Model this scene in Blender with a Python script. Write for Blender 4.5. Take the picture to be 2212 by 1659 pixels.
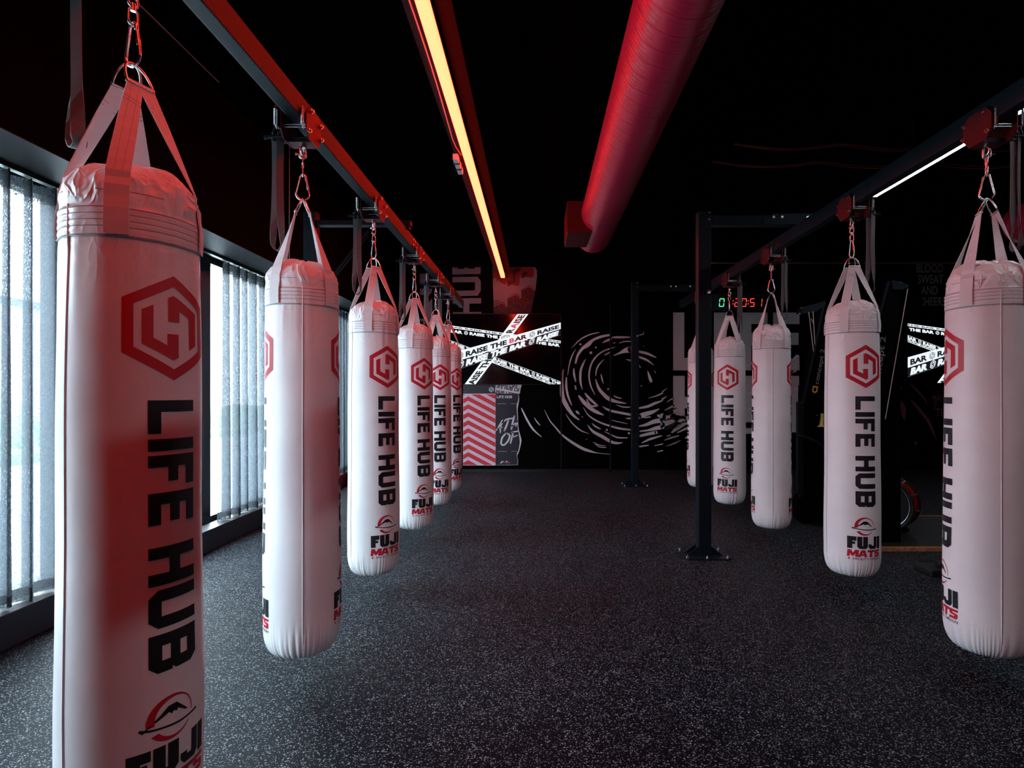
import bpy, math, random
from mathutils import Vector, Matrix
from mathutils.geometry import tessellate_polygon
random.seed(7)
S = bpy.context.scene
for o in list(bpy.data.objects): bpy.data.objects.remove(o)
COL = S.collection
# ------------------------------------------------------------------ camera
EYE = 1.35; FPX = 1230.0; VX, VY = 1160.0, 850.0; WID, HEI = 2212.0, 1659.0
cd = bpy.data.cameras.new('camera'); cam = bpy.data.objects.new('camera', cd); COL.objects.link(cam)
cam.location = (0, 0, EYE); cam.rotation_euler = (math.pi/2, 0, 0)
cd.sensor_width = 36; cd.lens = 36*FPX/WID
cd.shift_x = -(VX-WID/2)/WID; cd.shift_y = (VY-HEI/2)/WID
cd.clip_start = .05; cd.clip_end = 200
S.camera = cam
# ------------------------------------------------------------------ view, world
vs = S.view_settings
S.display_settings.display_device = 'sRGB'
vs.view_transform = 'Standard'; vs.look = 'None'; vs.gamma = 1.0; vs.exposure = 0.0
vs.use_curve_mapping = False
world = bpy.data.worlds.new('overcast_sky'); S.world = world; world.use_nodes = True
bg = world.node_tree.nodes['Background']
bg.inputs[0].default_value = (.74, .87, 1.0, 1); bg.inputs[1].default_value = 24.0
RED_STRIP = (28.0, .77, .30); RED_GAIN = 1.0
WHITE_STRIP = 38.0
# room
X0, X1, Y0, W, ZC = -2.95, 8.6, -3.4, 9.77, 3.75
W2 = 9.67                       # right part of the far wall stands a little forward
# daylight enters through the windows: portals only guide the sampling of the sky
WINS = [(.65, 2.0), (2.1, 5.02), (5.18, 8.05), (8.15, 9.35)]
for a, b in WINS:
    l = bpy.data.lights.new('window_portal', 'AREA'); l.shape = 'RECTANGLE'
    l.size = 2.4; l.size_y = b-a; l.cycles.is_portal = True
    lo = bpy.data.objects.new('window_portal', l); COL.objects.link(lo)
    lo.location = (X0-.12, (a+b)/2, 1.4); lo.rotation_euler = (0, -math.pi/2, 0)

# ------------------------------------------------------------------ materials
def mat(name, col=(.5, .5, .5), rough=.5, metal=0, spec=.5, emit=None, estr=1, coat=0):
    m = bpy.data.materials.new(name); m.use_nodes = True
    b = m.node_tree.nodes['Principled BSDF']
    b.inputs['Base Color'].default_value = (*col, 1); b.inputs['Roughness'].default_value = rough
    b.inputs['Metallic'].default_value = metal; b.inputs['Specular IOR Level'].default_value = spec
    b.inputs['Coat Weight'].default_value = coat
    if emit: b.inputs['Emission Color'].default_value = (*emit, 1); b.inputs['Emission Strength'].default_value = estr
    return m
def nodes(m): return m.node_tree.nodes, m.node_tree.links, m.node_tree.nodes['Principled BSDF']
def noise_bump(m, scale, strength, dist=.002, detail=3, coord='Object'):
    n, l, b = nodes(m)
    tc = n.new('ShaderNodeTexCoord'); t = n.new('ShaderNodeTexNoise'); t.inputs['Scale'].default_value = scale; t.inputs['Detail'].default_value = detail
    u = n.new('ShaderNodeBump'); u.inputs['Strength'].default_value = strength; u.inputs['Distance'].default_value = dist
    l.new(tc.outputs[coord], t.inputs['Vector']); l.new(t.outputs['Fac'], u.inputs['Height']); l.new(u.outputs[0], b.inputs['Normal'])
    return t
def tint_noise(m, scale, c1, c2, lo=.4, hi=.65):
    n, l, b = nodes(m)
    tc = n.new('ShaderNodeTexCoord'); t = n.new('ShaderNodeTexNoise'); t.inputs['Scale'].default_value = scale; t.inputs['Detail'].default_value = 4
    r = n.new('ShaderNodeValToRGB'); r.color_ramp.elements[0].position = lo; r.color_ramp.elements[1].position = hi
    r.color_ramp.elements[0].color = (*c1, 1); r.color_ramp.elements[1].color = (*c2, 1)
    l.new(tc.outputs['Object'], t.inputs['Vector']); l.new(t.outputs['Fac'], r.inputs[0]); l.new(r.outputs[0], b.inputs['Base Color'])
M = {}
M['vinyl'] = mat('white_vinyl', (.74, .74, .77), .36)
tint_noise(M['vinyl'], 3.2, (.77, .765, .80), (.84, .84, .86)); 
def vinyl_creases():
    # soft overall unevenness, sharp gathered creases above and just below the collar
    n, l, b = nodes(M['vinyl'])
    tc = n.new('ShaderNodeTexCoord'); sp = n.new('ShaderNodeSeparateXYZ'); l.new(tc.outputs['Object'], sp.inputs[0])
    big = n.new('ShaderNodeTexNoise'); big.inputs['Scale'].default_value = 9; big.inputs['Detail'].default_value = 1; l.new(tc.outputs['Object'], big.inputs['Vector'])
    cr_ = n.new('ShaderNodeTexNoise'); cr_.inputs['Scale'].default_value = 13; cr_.inputs['Detail'].default_value = 1.5; cr_.inputs['Distortion'].default_value = 1.4
    mp = n.new('ShaderNodeMapping'); mp.inputs['Scale'].default_value = (1, 1, .75); l.new(tc.outputs['Object'], mp.inputs[0]); l.new(mp.outputs[0], cr_.inputs['Vector'])
    def m_(op, a, c):
        x = n.new('ShaderNodeMath'); x.operation = op
        for i, v in enumerate((a, c)):
            if isinstance(v, (int, float)): x.inputs[i].default_value = v
            else: l.new(v, x.inputs[i])
        return x.outputs[0]
    ridge = m_('POWER', m_('SUBTRACT', 1.0, m_('MULTIPLY', m_('ABSOLUTE', m_('SUBTRACT', cr_.outputs['Fac'], .5), 0), 5.0)), 1.6)
    rc = n.new('ShaderNodeClamp'); l.new(ridge, rc.inputs[0])
    up = n.new('ShaderNodeMapRange'); up.inputs[1].default_value = 1.695; up.inputs[2].default_value = 1.73; l.new(sp.outputs[2], up.inputs[0])
    lo = n.new('ShaderNodeMapRange'); lo.inputs[1].default_value = 1.45; lo.inputs[2].default_value = 1.62; lo.inputs[4].default_value = .16; l.new(sp.outputs[2], lo.inputs[0])
    h = m_('ADD', m_('MULTIPLY', rc.outputs[0], m_('MAXIMUM', up.outputs[0], lo.outputs[0])), m_('MULTIPLY', big.outputs['Fac'], .30))
    u = n.new('ShaderNodeBump'); u.inputs['Strength'].default_value = .55; u.inputs['Distance'].default_value = .012
    l.new(h, u.inputs['Height']); l.new(u.outputs[0], b.inputs['Normal'])
vinyl_creases()
M['stitch'] = mat('grey_stitching', (.30, .30, .33), .7)
M['ink_black'] = mat('black_print', (.008, .009, .013), .42)
M['ink_red'] = mat('red_print', (.50, .008, .028), .42)
M['web'] = mat('white_webbing', (.70, .70, .72), .75)
noise_bump(M['web'], 260, .35, .001)
M['chrome'] = mat('polished_steel', (.78, .78, .80), .24, 1)
M['steel'] = mat('black_powdercoated_steel', (.003, .009, .014), .5, spec=.16)
noise_bump(M['steel'], 500, .12, .0006)
M['redplate'] = mat('red_powdercoat', (.085, .002, .004), .5, spec=.3)
M['strap'] = mat('black_nylon_webbing', (.085, .085, .092), .55)
noise_bump(M['strap'], 300, .3, .001)
M['black'] = mat('black_wall_paint', (.0010, .0011, .0015), .7, spec=.03)
M['ceil'] = mat('black_ceiling_paint', (.0012, .0012, .0014), .9, spec=0)
M['tray'] = mat('matt_black_halo_tray', (.016, .016, .017), .9, spec=0)
M['bulk'] = mat('dark_slate_and_lit_soffit', (.0035, .0055, .008), .5, spec=.12)
M['kerb'] = mat('dark_painted_kerb', (.010, .013, .020), .5)
M['ledge'] = mat('painted_sill', (.05, .055, .06), .4)
M['frame'] = mat('black_aluminium', (.01, .011, .013), .35)
M['duct'] = mat('red_painted_duct', (.42, .012, .045), .30)
M['screen'] = mat('black_screen_glass', (.002, .002, .003), .09, spec=.6)
M['scr_white'] = mat('screen_white', (.01, .01, .01), .3, emit=(.88, .95, 1.0), estr=1.0)
M['scr_black'] = mat('screen_dark', (.003, .003, .004), .15, emit=(.01, .012, .016), estr=1)
M['scr_red'] = mat('screen_red', (.01, .01, .01), .3, emit=(.8, .06, .12), estr=1)
M['scr_grey'] = mat('screen_grey', (.01, .01, .01), .3, emit=(.16, .18, .21), estr=1)
M['led_red'] = mat('lit_red_diffuser', (.8, .2, .1), .5, emit=RED_STRIP, estr=RED_GAIN)
M['led_white'] = mat('lit_white_diffuser', (.8, .8, .8), .5, emit=(.94, .95, 1.0), estr=WHITE_STRIP)
M['dig_red'] = mat('red_led_digit', (.01, .01, .01), .5, emit=(1.0, .05, .045), estr=1.5)
M['dig_green'] = mat('green_led_digit', (.01, .01, .01), .5, emit=(.10, 1.0, .42), estr=1.2)
M['mural'] = mat('pale_grey_vinyl_graphic', (.60, .60, .66), .5)
M['mural_grey'] = mat('mid_grey_vinyl_graphic', (.12, .135, .16), .5)
M['mural_dim'] = mat('dim_grey_vinyl_graphic', (.20, .20, .22), .5)
M['mural_life'] = mat('silver_grey_vinyl_graphic', (.46, .48, .49), .5)
M['mural_rose'] = mat('dusty_rose_vinyl_graphic', (.20, .065, .085), .5)
M['mural_red'] = mat('red_vinyl_graphic', (.62, .02, .035), .5)
M['mural_dkred'] = mat('dark_red_vinyl_graphic', (.09, .002, .004), .5)
M['mural_pink'] = mat('pale_pink_vinyl_graphic', (.66, .56, .68), .5)
M['mural_navy'] = mat('navy_vinyl_graphic', (.012, .014, .022), .35)
M['mural_line'] = mat('faint_grid_vinyl', (.10, .10, .12), .5)
M['mural_blk'] = mat('black_vinyl_graphic', (.003, .003, .004), .5)
M['wood'] = mat('varnished_plywood_edge', (.30, .13, .06), .5); tint_noise(M['wood'], 30, (.24, .09, .04), (.38, .18, .08))
M['rubber'] = mat('smooth_black_rubber', (.006, .006, .007), .5)
M['redbox'] = mat('red_padded_vinyl', (.55, .03, .035), .45)
M['yellow'] = mat('yellow_green_grip', (.42, .40, .06), .5)
M['gold'] = mat('yellow_lettering', (.55, .27, .01), .5)
M['greytxt'] = mat('grey_lettering', (.16, .16, .165), .5)
M['rope'] = mat('white_cord', (.5, .47, .44), .8)
M['drumred'] = mat('glossy_red_shell', (.30, .003, .008), .18, coat=.5)
M['cable'] = mat('red_lit_cable_sheath', (.22, .02, .02), .4)  # the red light on these cables is put into the sheath colour
M['cable2'] = mat('pale_cable_sheath', (.22, .2, .2), .5)
M['box'] = mat('white_plastic_housing', (.5, .48, .5), .4)
M['road'] = mat('pale_asphalt', (.34, .35, .37), .8); tint_noise(M['road'], .6, (.30, .31, .33), (.42, .43, .45))
M['grass'] = mat('lawn_green', (.12, .20, .10), .9); tint_noise(M['grass'], 6, (.10, .17, .08), (.20, .28, .15))
M['facade'] = mat('pale_facade', (.42, .44, .47), .8); tint_noise(M['facade'], .5, (.34, .36, .4), (.5, .5, .53))
M['glassdark'] = mat('dark_window_glass', (.04, .05, .06), .1)
M['carpaint'] = mat('silver_car_paint', (.25, .27, .3), .25, .4)

# spiral duct seams: fine corrugation along the length
def duct_seams():
    n, l, b = nodes(M['duct'])
    tc = n.new('ShaderNodeTexCoord'); mp = n.new('ShaderNodeSeparateXYZ')
    l.new(tc.outputs['Object'], mp.inputs[0])
    at = n.new('ShaderNodeMath'); at.operation = 'ARCTAN2'; l.new(mp.outputs[0], at.inputs[0]); l.new(mp.outputs[2], at.inputs[1])
    ad = n.new('ShaderNodeMath'); ad.operation = 'MULTIPLY_ADD'; ad.inputs[1].default_value = .13/(2*math.pi); l.new(at.outputs[0], ad.inputs[0]); l.new(mp.outputs[1], ad.inputs[2])
    dv = n.new('ShaderNodeMath'); dv.operation = 'DIVIDE'; dv.inputs[1].default_value = .13; l.new(ad.outputs[0], dv.inputs[0])
    fr = n.new('ShaderNodeMath'); fr.operation = 'FRACT'; l.new(dv.outputs[0], fr.inputs[0])
    pp = n.new('ShaderNodeMath'); pp.operation = 'PINGPONG'; pp.inputs[1].default_value = .5; l.new(dv.outputs[0], pp.inputs[0])
    r = n.new('ShaderNodeMapRange'); r.inputs[1].default_value = 0; r.inputs[2].default_value = .06; r.inputs[3].default_value = 1; r.inputs[4].default_value = 0; l.new(pp.outputs[0], r.inputs[0])
    d4 = n.new('ShaderNodeMath'); d4.operation = 'MULTIPLY'; d4.inputs[1].default_value = 2*math.pi*4; l.new(dv.outputs[0], d4.inputs[0])
    sn = n.new('ShaderNodeMath'); sn.operation = 'SINE'; l.new(d4.outputs[0], sn.inputs[0])
    m2 = n.new('ShaderNodeMath'); m2.operation = 'MULTIPLY_ADD'; m2.inputs[1].default_value = .10; l.new(sn.outputs[0], m2.inputs[0]); l.new(r.outputs[0], m2.inputs[2])
    u = n.new('ShaderNodeBump'); u.inputs['Strength'].default_value = .7; u.inputs['Distance'].default_value = .006
    l.new(m2.outputs[0], u.inputs['Height']); l.new(u.outputs[0], b.inputs['Normal'])
duct_seams()

def floor_material():
    m = mat('speckled_rubber_tile', (.01, .01, .012), .55); n, l, b = nodes(m)
    tc = n.new('ShaderNodeTexCoord')
    def math_(op, a, c=None, d=None):
        x = n.new('ShaderNodeMath'); x.operation = op
        for i, v in enumerate((a, c, d)):
            if v is None: continue
            if isinstance(v, (int, float)): x.inputs[i].default_value = v
            else: l.new(v, x.inputs[i])
        return x.outputs[0]
    # speckles
    masks = []
    for sc, th, seed in ((215, .83, 0), (125, .92, 5.3)):
        mp = n.new('ShaderNodeMapping'); mp.inputs['Location'].default_value = (seed, seed*2, 0); l.new(tc.outputs['Object'], mp.inputs[0])
        nz = n.new('ShaderNodeTexNoise'); nz.inputs['Scale'].default_value = sc*1.3; l.new(mp.outputs[0], nz.inputs['Vector'])
        mx = n.new('ShaderNodeVectorMath'); mx.operation = 'MULTIPLY_ADD'; mx.inputs[1].default_value = (.006, .006, 0); l.new(nz.outputs['Color'], mx.inputs[0]); l.new(mp.outputs[0], mx.inputs[2])
        v = n.new('ShaderNodeTexVoronoi'); v.voronoi_dimensions = '2D'; v.inputs['Scale'].default_value = sc; l.new(mx.outputs[0], v.inputs['Vector'])
        sp = n.new('ShaderNodeSeparateColor'); l.new(v.outputs['Color'], sp.inputs[0])
        a = math_('GREATER_THAN', sp.outputs[0], th)
        bb = math_('LESS_THAN', v.outputs['Distance'], .42)
        masks.append((math_('MULTIPLY', a, bb), sp.outputs[1]))
    m1 = math_('MULTIPLY', masks[0][0], math_('MULTIPLY_ADD', masks[0][1], .7, .3))
    m2 = math_('MULTIPLY', masks[1][0], math_('MULTIPLY_ADD', masks[1][1], .7, .3))
    mk = math_('MAXIMUM', m1, m2)
    # seams: square tiles in columns, every second column shifted by half a tile
    sx = n.new('ShaderNodeSeparateXYZ'); l.new(tc.outputs['Object'], sx.inputs[0])
    cx = math_('DIVIDE', math_('ADD', sx.outputs[0], .70+1.045*8), 1.045)
    ci = math_('FLOOR', cx); cf = math_('FRACT', cx)
    odd = math_('MODULO', ci, 2.0)
    cy = math_('DIVIDE', math_('ADD', math_('ADD', sx.outputs[1], -2.84+1.06*8), math_('MULTIPLY', math_('SUBTRACT', 1.0, odd), .53)), 1.06)
    yf = math_('FRACT', cy)
    ex = math_('MULTIPLY', math_('MINIMUM', cf, math_('SUBTRACT', 1.0, cf)), 1.045)
    ey = math_('MULTIPLY', math_('MINIMUM', yf, math_('SUBTRACT', 1.0, yf)), 1.06)
    seam = math_('LESS_THAN', math_('MINIMUM', ex, ey), .0022)
    r = n.new('ShaderNodeMix'); r.data_type = 'RGBA'
    r.inputs[6].default_value = (.0016, .0030, .0052, 1); r.inputs[7].default_value = (.29, .34, .38, 1)
    l.new(mk, r.inputs[0])
    r2 = n.new('ShaderNodeMix'); r2.data_type = 'RGBA'; r2.inputs[7].default_value = (.002, .002, .003, 1)
    l.new(seam, r2.inputs[0]); l.new(r.outputs[2], r2.inputs[6]); l.new(r2.outputs[2], b.inputs['Base Color'])
    nz = n.new('ShaderNodeTexNoise'); nz.inputs['Scale'].default_value = 240; nz.inputs['Detail'].default_value = 2; l.new(tc.outputs['Object'], nz.inputs['Vector'])
    hh = math_('SUBTRACT', nz.outputs['Fac'], math_('MULTIPLY', seam, 3.0))
    u = n.new('ShaderNodeBump'); u.inputs['Strength'].default_value = .8; u.inputs['Distance'].default_value = .002
    l.new(hh, u.inputs['Height']); l.new(u.outputs[0], b.inputs['Normal'])
    b.inputs['Specular IOR Level'].default_value = .07
    return m
M['floor'] = floor_material()

def sheer(name, alpha, col):
    m = bpy.data.materials.new(name); m.use_nodes = True; n = m.node_tree.nodes; l = m.node_tree.links; n.clear()
    out = n.new('ShaderNodeOutputMaterial'); tr = n.new('ShaderNodeBsdfTransparent'); tl = n.new('ShaderNodeBsdfTranslucent'); df = n.new('ShaderNodeBsdfDiffuse')
    tl.inputs[0].default_value = (*col, 1); df.inputs[0].default_value = (*[c*.5 for c in col], 1)
    a = n.new('ShaderNodeMixShader'); a.inputs[0].default_value = .5; l.new(tl.outputs[0], a.inputs[1]); l.new(df.outputs[0], a.inputs[2])
    tc = n.new('ShaderNodeTexCoord'); mp = n.new('ShaderNodeMapping'); mp.inputs['Scale'].default_value = (1, 1, .45)
    nz = n.new('ShaderNodeTexNoise'); nz.inputs['Scale'].default_value = 210; nz.inputs['Detail'].default_value = 2
    l.new(tc.outputs['Object'], mp.inputs[0]); l.new(mp.outputs[0], nz.inputs['Vector'])
    r = n.new('ShaderNodeMapRange'); r.inputs[1].default_value = .35; r.inputs[2].default_value = .65; r.inputs[3].default_value = alpha-.22; r.inputs[4].default_value = alpha+.22
    l.new(nz.outputs['Fac'], r.inputs[0])
    x = n.new('ShaderNodeMixShader'); l.new(r.outputs[0], x.inputs[0]); l.new(tr.outputs[0], x.inputs[1]); l.new(a.outputs[0], x.inputs[2]); l.new(x.outputs[0], out.inputs[0])
    return m
M['sheer'] = sheer('sheer_grey_voile', .76, (.20, .23, .26))
M['sheer_band'] = sheer('doubled_voile_band', .9, (.08, .09, .10))
def window_glass():
    m = bpy.data.materials.new('window_glass'); m.use_nodes = True; n = m.node_tree.nodes; l = m.node_tree.links; n.clear()
    out = n.new('ShaderNodeOutputMaterial'); tr = n.new('ShaderNodeBsdfTransparent'); gl = n.new('ShaderNodeBsdfGlossy'); gl.inputs['Roughness'].default_value = .02
    tr.inputs[0].default_value = (.93, .96, .95, 1)
    x = n.new('ShaderNodeMixShader'); x.inputs[0].default_value = .06; l.new(tr.outputs[0], x.inputs[1]); l.new(gl.outputs[0], x.inputs[2]); l.new(x.outputs[0], out.inputs[0])
    return m
M['glass'] = window_glass()

# ------------------------------------------------------------------ mesh helpers
class MB:
    def __init__(s): s.v = []; s.f = []; s.m = []; s.mats = []; s.sm = []
    def mi(s, m):
        if m not in s.mats: s.mats.append(m)
        return s.mats.index(m)
    def poly(s, pts, m, smooth=False):
        b = len(s.v); s.v += [tuple(p) for p in pts]; s.f.append(tuple(range(b, b+len(pts)))); s.m.append(s.mi(m)); s.sm.append(smooth)
    def grid(s, rows, m, closed=False, smooth=True, flip=False):
        b = len(s.v); nr = len(rows); nc = len(rows[0])
        for r in rows: s.v += [tuple(p) for p in r]
        k = s.mi(m)
        for i in range(nr-1):
            for j in range(nc if closed else nc-1):
                a = b+i*nc+j; c = b+i*nc+(j+1) % nc
                q = (a, c, c+nc, a+nc)
                s.f.append(q[::-1] if flip else q); s.m.append(k); s.sm.append(smooth)
    def box(s, x0, x1, y0, y1, z0, z1, m, bev=0):
        if bev > 0: return s.bbox(x0, x1, y0, y1, z0, z1, m, bev)
        p = [(x, y, z) for z in (z0, z1) for y in (y0, y1) for x in (x0, x1)]
        b = len(s.v); s.v += p; k = s.mi(m)
        for q in ((0, 2, 3, 1), (4, 5, 7, 6), (0, 1, 5, 4), (2, 6, 7, 3), (0, 4, 6, 2), (1, 3, 7, 5)):
            s.f.append(tuple(b+i for i in q)); s.m.append(k); s.sm.append(False)
    def bbox(s, x0, x1, y0, y1, z0, z1, m, c):
        # box with chamfered edges
        import bmesh
        bm = bmesh.new(); bmesh.ops.create_cube(bm, size=1)
        for v in bm.verts: v.co = Vector((x0+(v.co.x+.5)*(x1-x0), y0+(v.co.y+.5)*(y1-y0), z0+(v.co.z+.5)*(z1-z0)))
        bmesh.ops.bevel(bm, geom=list(bm.edges), offset=c, segments=2, affect='EDGES', profile=.6)
        b = len(s.v); k = s.mi(m); bm.verts.index_update()
        s.v += [tuple(v.co) for v in bm.verts]
        for f in bm.faces: s.f.append(tuple(b+v.index for v in f.verts)); s.m.append(k); s.sm.append(False)
        bm.free()
    def tube(s, pts, r, m, closed=False, seg=8, cap=True):
        P = [Vector(p) for p in pts]; n = len(P); rows = []
        rr = r if isinstance(r, (list, tuple)) else [r]*n
        T = []
        for i in range(n):
            a = P[(i-1) % n] if (closed or i > 0) else P[i]; b = P[(i+1) % n] if (closed or i < n-1) else P[i]
            T.append((b-a).normalized())
        u = T[0].cross(Vector((.31, .52, .79))).normalized()
        for i in range(n):
            u = (u-T[i]*u.dot(T[i])).normalized(); w = T[i].cross(u)
            rows.append([P[i]+(u*math.cos(2*math.pi*k/seg)+w*math.sin(2*math.pi*k/seg))*rr[i] for k in range(seg)])
        if closed: rows.append(rows[0])
        s.grid(rows, m, closed=True)
        if cap and not closed:
            s.poly(rows[0][::-1], m); s.poly(rows[-1], m)
    def ribbon(s, pts, wdirs, w, t, m):
        # flat webbing: centre line, width directions
        P = [Vector(p) for p in pts]; n = len(P); rows = []
        for i in range(n):
            T = (P[min(i+1, n-1)]-P[max(i-1, 0)]).normalized()
            d = Vector(wdirs[i]); d = (d-T*d.dot(T)).normalized(); nn = T.cross(d)
            ww = w[i] if isinstance(w, (list, tuple)) else w
            rows.append([P[i]+d*ww/2+nn*t/2, P[i]-d*ww/2+nn*t/2, P[i]-d*ww/2-nn*t/2, P[i]+d*ww/2-nn*t/2])
        s.grid(rows, m, closed=True, smooth=False)
        s.poly(rows[0][::-1], m); s.poly(rows[-1], m)
    def prism(s, pts2, a, b, axis, m):
        # polygon pts2 extruded from a to b along axis ('x': pts=(y,z); 'y': (x,z); 'z': (x,y))
        f = {'x': lambda p, c: (c, p[0], p[1]), 'y': lambda p, c: (p[0], c, p[1]), 'z': lambda p, c: (p[0], p[1], c)}[axis]
        n = len(pts2)
        s.poly([f(p, a) for p in pts2], m); s.poly([f(p, b) for p in pts2][::-1], m)
        for i in range(n):
            p, q = pts2[i], pts2[(i+1) % n]
            s.poly([f(q, a), f(p, a), f(p, b), f(q, b)], m)
    def cyl(s, p0, p1, r, m, seg=16): s.tube([p0, p1], r, m, seg=seg)
    def mesh(s, name):
        me = bpy.data.meshes.new(name); me.from_pydata(s.v, [], s.f)
        for m in s.mats: me.materials.append(m)
        me.polygons.foreach_set('material_index', s.m); me.polygons.foreach_set('use_smooth', s.sm); me.update()
        return me
    def build(s, name, parent=None, loc=None, fix=True):
        me = s.mesh(name)
        if fix:
            import bmesh
            bm = bmesh.new(); bm.from_mesh(me); bmesh.ops.recalc_face_normals(bm, faces=bm.faces); bm.to_mesh(me); bm.free()
        o = bpy.data.objects.new(name, me); COL.objects.link(o)
        if parent: o.parent = parent
        if loc: o.location = loc
        return o
def tag(o, label, cat, group=None, kind=None):
    o['label'] = label; o['category'] = cat
    if group: o['group'] = group
    if kind: o['kind'] = kind
    return o
def empty(name, loc, rz=0, label=None, cat=None, group=None):
    o = bpy.data.objects.new(name, None); COL.objects.link(o); o.location = loc; o.rotation_euler = (0, 0, rz); o.empty_display_size = .1
    if label: tag(o, label, cat, group)
    return o
def struct(o): o['kind'] = 'structure'; return o
def copy_tree(o, parent=None):
    c = o.copy(); COL.objects.link(c); c.parent = parent
    for ch in [x for x in bpy.data.objects if x.parent == o]: copy_tree(ch, c)
    return c

# ------------------------------------------------------------------ flat shapes (lists of convex polygons)
def clip(poly, a, b, c):            # keep a*x+b*y<=c
    out = []
    for i in range(len(poly)):
        p, q = poly[i], poly[(i+1) % len(poly)]
        dp, dq = a*p[0]+b*p[1]-c, a*q[0]+b*q[1]-c
        if dp <= 0: out.append(p)
        if (dp < 0 < dq) or (dq < 0 < dp):
            t = dp/(dp-dq); out.append((p[0]+(q[0]-p[0])*t, p[1]+(q[1]-p[1])*t))
    return out
def clip_rect(shape, x0, x1, y0, y1):
    r = []
    for p in shape:
        for a, b, c in ((-1, 0, -x0), (1, 0, x1), (0, -1, -y0), (0, 1, y1)):
            p = clip(p, a, b, c)
            if len(p) < 3: break
        if len(p) >= 3: r.append(p)
    return r
def tess(poly):
    t = tessellate_polygon([[Vector((p[0], p[1], 0)) for p in poly]])
    return [[poly[i] for i in tri] for tri in t]
def R_(x0, y0, x1, y1): return [(x0, y0), (x1, y0), (x1, y1), (x0, y1)]
def xf(shape, f): return [[f(*p) for p in poly] for poly in shape]
def circ(cx, cy, r, n=18, ry=None): return [(cx+r*math.cos(2*math.pi*i/n), cy+(ry or r)*math.sin(2*math.pi*i/n)) for i in range(n)]
def stroke(pts, step=6):
    # tapered brush stroke through (x, y, width) points
    if len(pts) == 1: return [circ(pts[0][0], pts[0][1], pts[0][2]/2)]
    P = [pts[0]]+list(pts)+[pts[-1]]; Q = []
    for i in range(1, len(P)-2):
        for k in range(step):
            t = k/step
            Q.append(tuple(.5*((2*P[i][j])+(-P[i-1][j]+P[i+1][j])*t+(2*P[i-1][j]-5*P[i][j]+4*P[i+1][j]-P[i+2][j])*t*t+(-P[i-1][j]+3*P[i][j]-3*P[i+1][j]+P[i+2][j])*t**3) for j in range(3)))
    Q.append(pts[-1]); L = []; Rr = []
    for i, q in enumerate(Q):
        a, b = Q[max(i-1, 0)], Q[min(i+1, len(Q)-1)]
        dx, dy = b[0]-a[0], b[1]-a[1]; d = math.hypot(dx, dy) or 1; w = max(q[2], .5)/2
        L.append((q[0]-dy/d*w, q[1]+dx/d*w)); Rr.append((q[0]+dy/d*w, q[1]-dx/d*w))
    out = [[L[i], Rr[i], Rr[i+1], L[i+1]] for i in range(len(Q)-1)]
    for q in (Q[0], Q[-1]):
        if q[2] > 4: out.append(circ(q[0], q[1], q[2]/2, 10))
    return out
_fc = {}
def font(text, bold=0.0):
    # text set in the built-in face, as triangles; capital height 1, starts at x=0
    k = (text, bold)
    if k in _fc: return _fc[k]
    c = bpy.data.curves.new('t', 'FONT'); c.body = text; c.offset = bold; c.resolution_u = 3
    o = bpy.data.objects.new('t', c); COL.objects.link(o); bpy.context.view_layer.update()
    dg = bpy.context.evaluated_depsgraph_get(); me = o.evaluated_get(dg).to_mesh()
    V = [tuple(v.co) for v in me.vertices]; me.calc_loop_triangles()
    tris = [[(V[i][0], V[i][1]) for i in t.vertices] for t in me.loop_triangles]
    bpy.data.objects.remove(o); bpy.data.curves.remove(c)
    xs = [p[0] for t in tris for p in t]; x0 = min(xs); y1 = .73
    tris = [[((p[0]-x0)/y1, p[1]/y1) for p in t] for t in tris]
    _fc[k] = (tris, (max(xs)-x0)/y1); return _fc[k]
def text_fit(text, w, h, bold=.02, shear=0):
    t, tw = font(text, bold); return xf(t, lambda x, y: (x/tw*w+y*h*shear, y*h))
# the squared-off lettering
def blk(ch, s=.031, H=.13):
    A = []
    if ch == 'L': return [R_(0, 0, s, H), R_(s, 0, .088, s)], .088
    if ch == 'I': return [R_(0, 0, s, H)], s
    if ch == 'F': return [R_(0, 0, s, H), R_(s, H-s, .082, H), R_(s, .048, .070, .048+.027)], .082
    if ch == 'E': return [R_(0, 0, s, H), R_(s, H-s*.95, .084, H), R_(s, .052, .078, .079), R_(s, 0, .084, s*.95)], .084
    if ch == 'H': return [R_(0, 0, s, H), R_(.101-s, 0, .101, H), R_(s, .050, .101-s, .080)], .101
    if ch == 'U': return [R_(0, .022, s, H), R_(.101-s, .022, .101, H), [(0, .022), (.020, 0), (.081, 0), (.101, .022), (.101-s, .034), (s, .034)][0:4]+[(.101, .030), (0, .030)]], .101
    if ch == 'B': return [R_(0, 0, s, H), [(s, H-s), (.101, H-s), (.101, H-.02), (.083, H), (s, H)], R_(.101-s, .074, .101, H-s),
                          [(s, .052), (.088, .052), (.101, .066), (.101, .078), (s, .078)], R_(.101-s, s, .101, .056),
                          [(s, 0), (.083, 0), (.101, .02), (.101, s), (s, s)]], .101
    if ch == 'J': return [R_(.06, .022, .098, H), [(0, .022), (.018, 0), (.08, 0), (.098, .022), (.098, .034), (0, .034)], R_(0, .03, .034, .05)], .098
def lifehub():                       # reading direction x, letter height y; the measured letter positions
    out = []
    for ch, x in zip('LIFEHUB', (0, .103, .146, .245, .388, .501, .618)):
        out += xf(blk(ch)[0], lambda a, b, x=x: (a+x, b))
    return out
LH_W = .719
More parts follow.
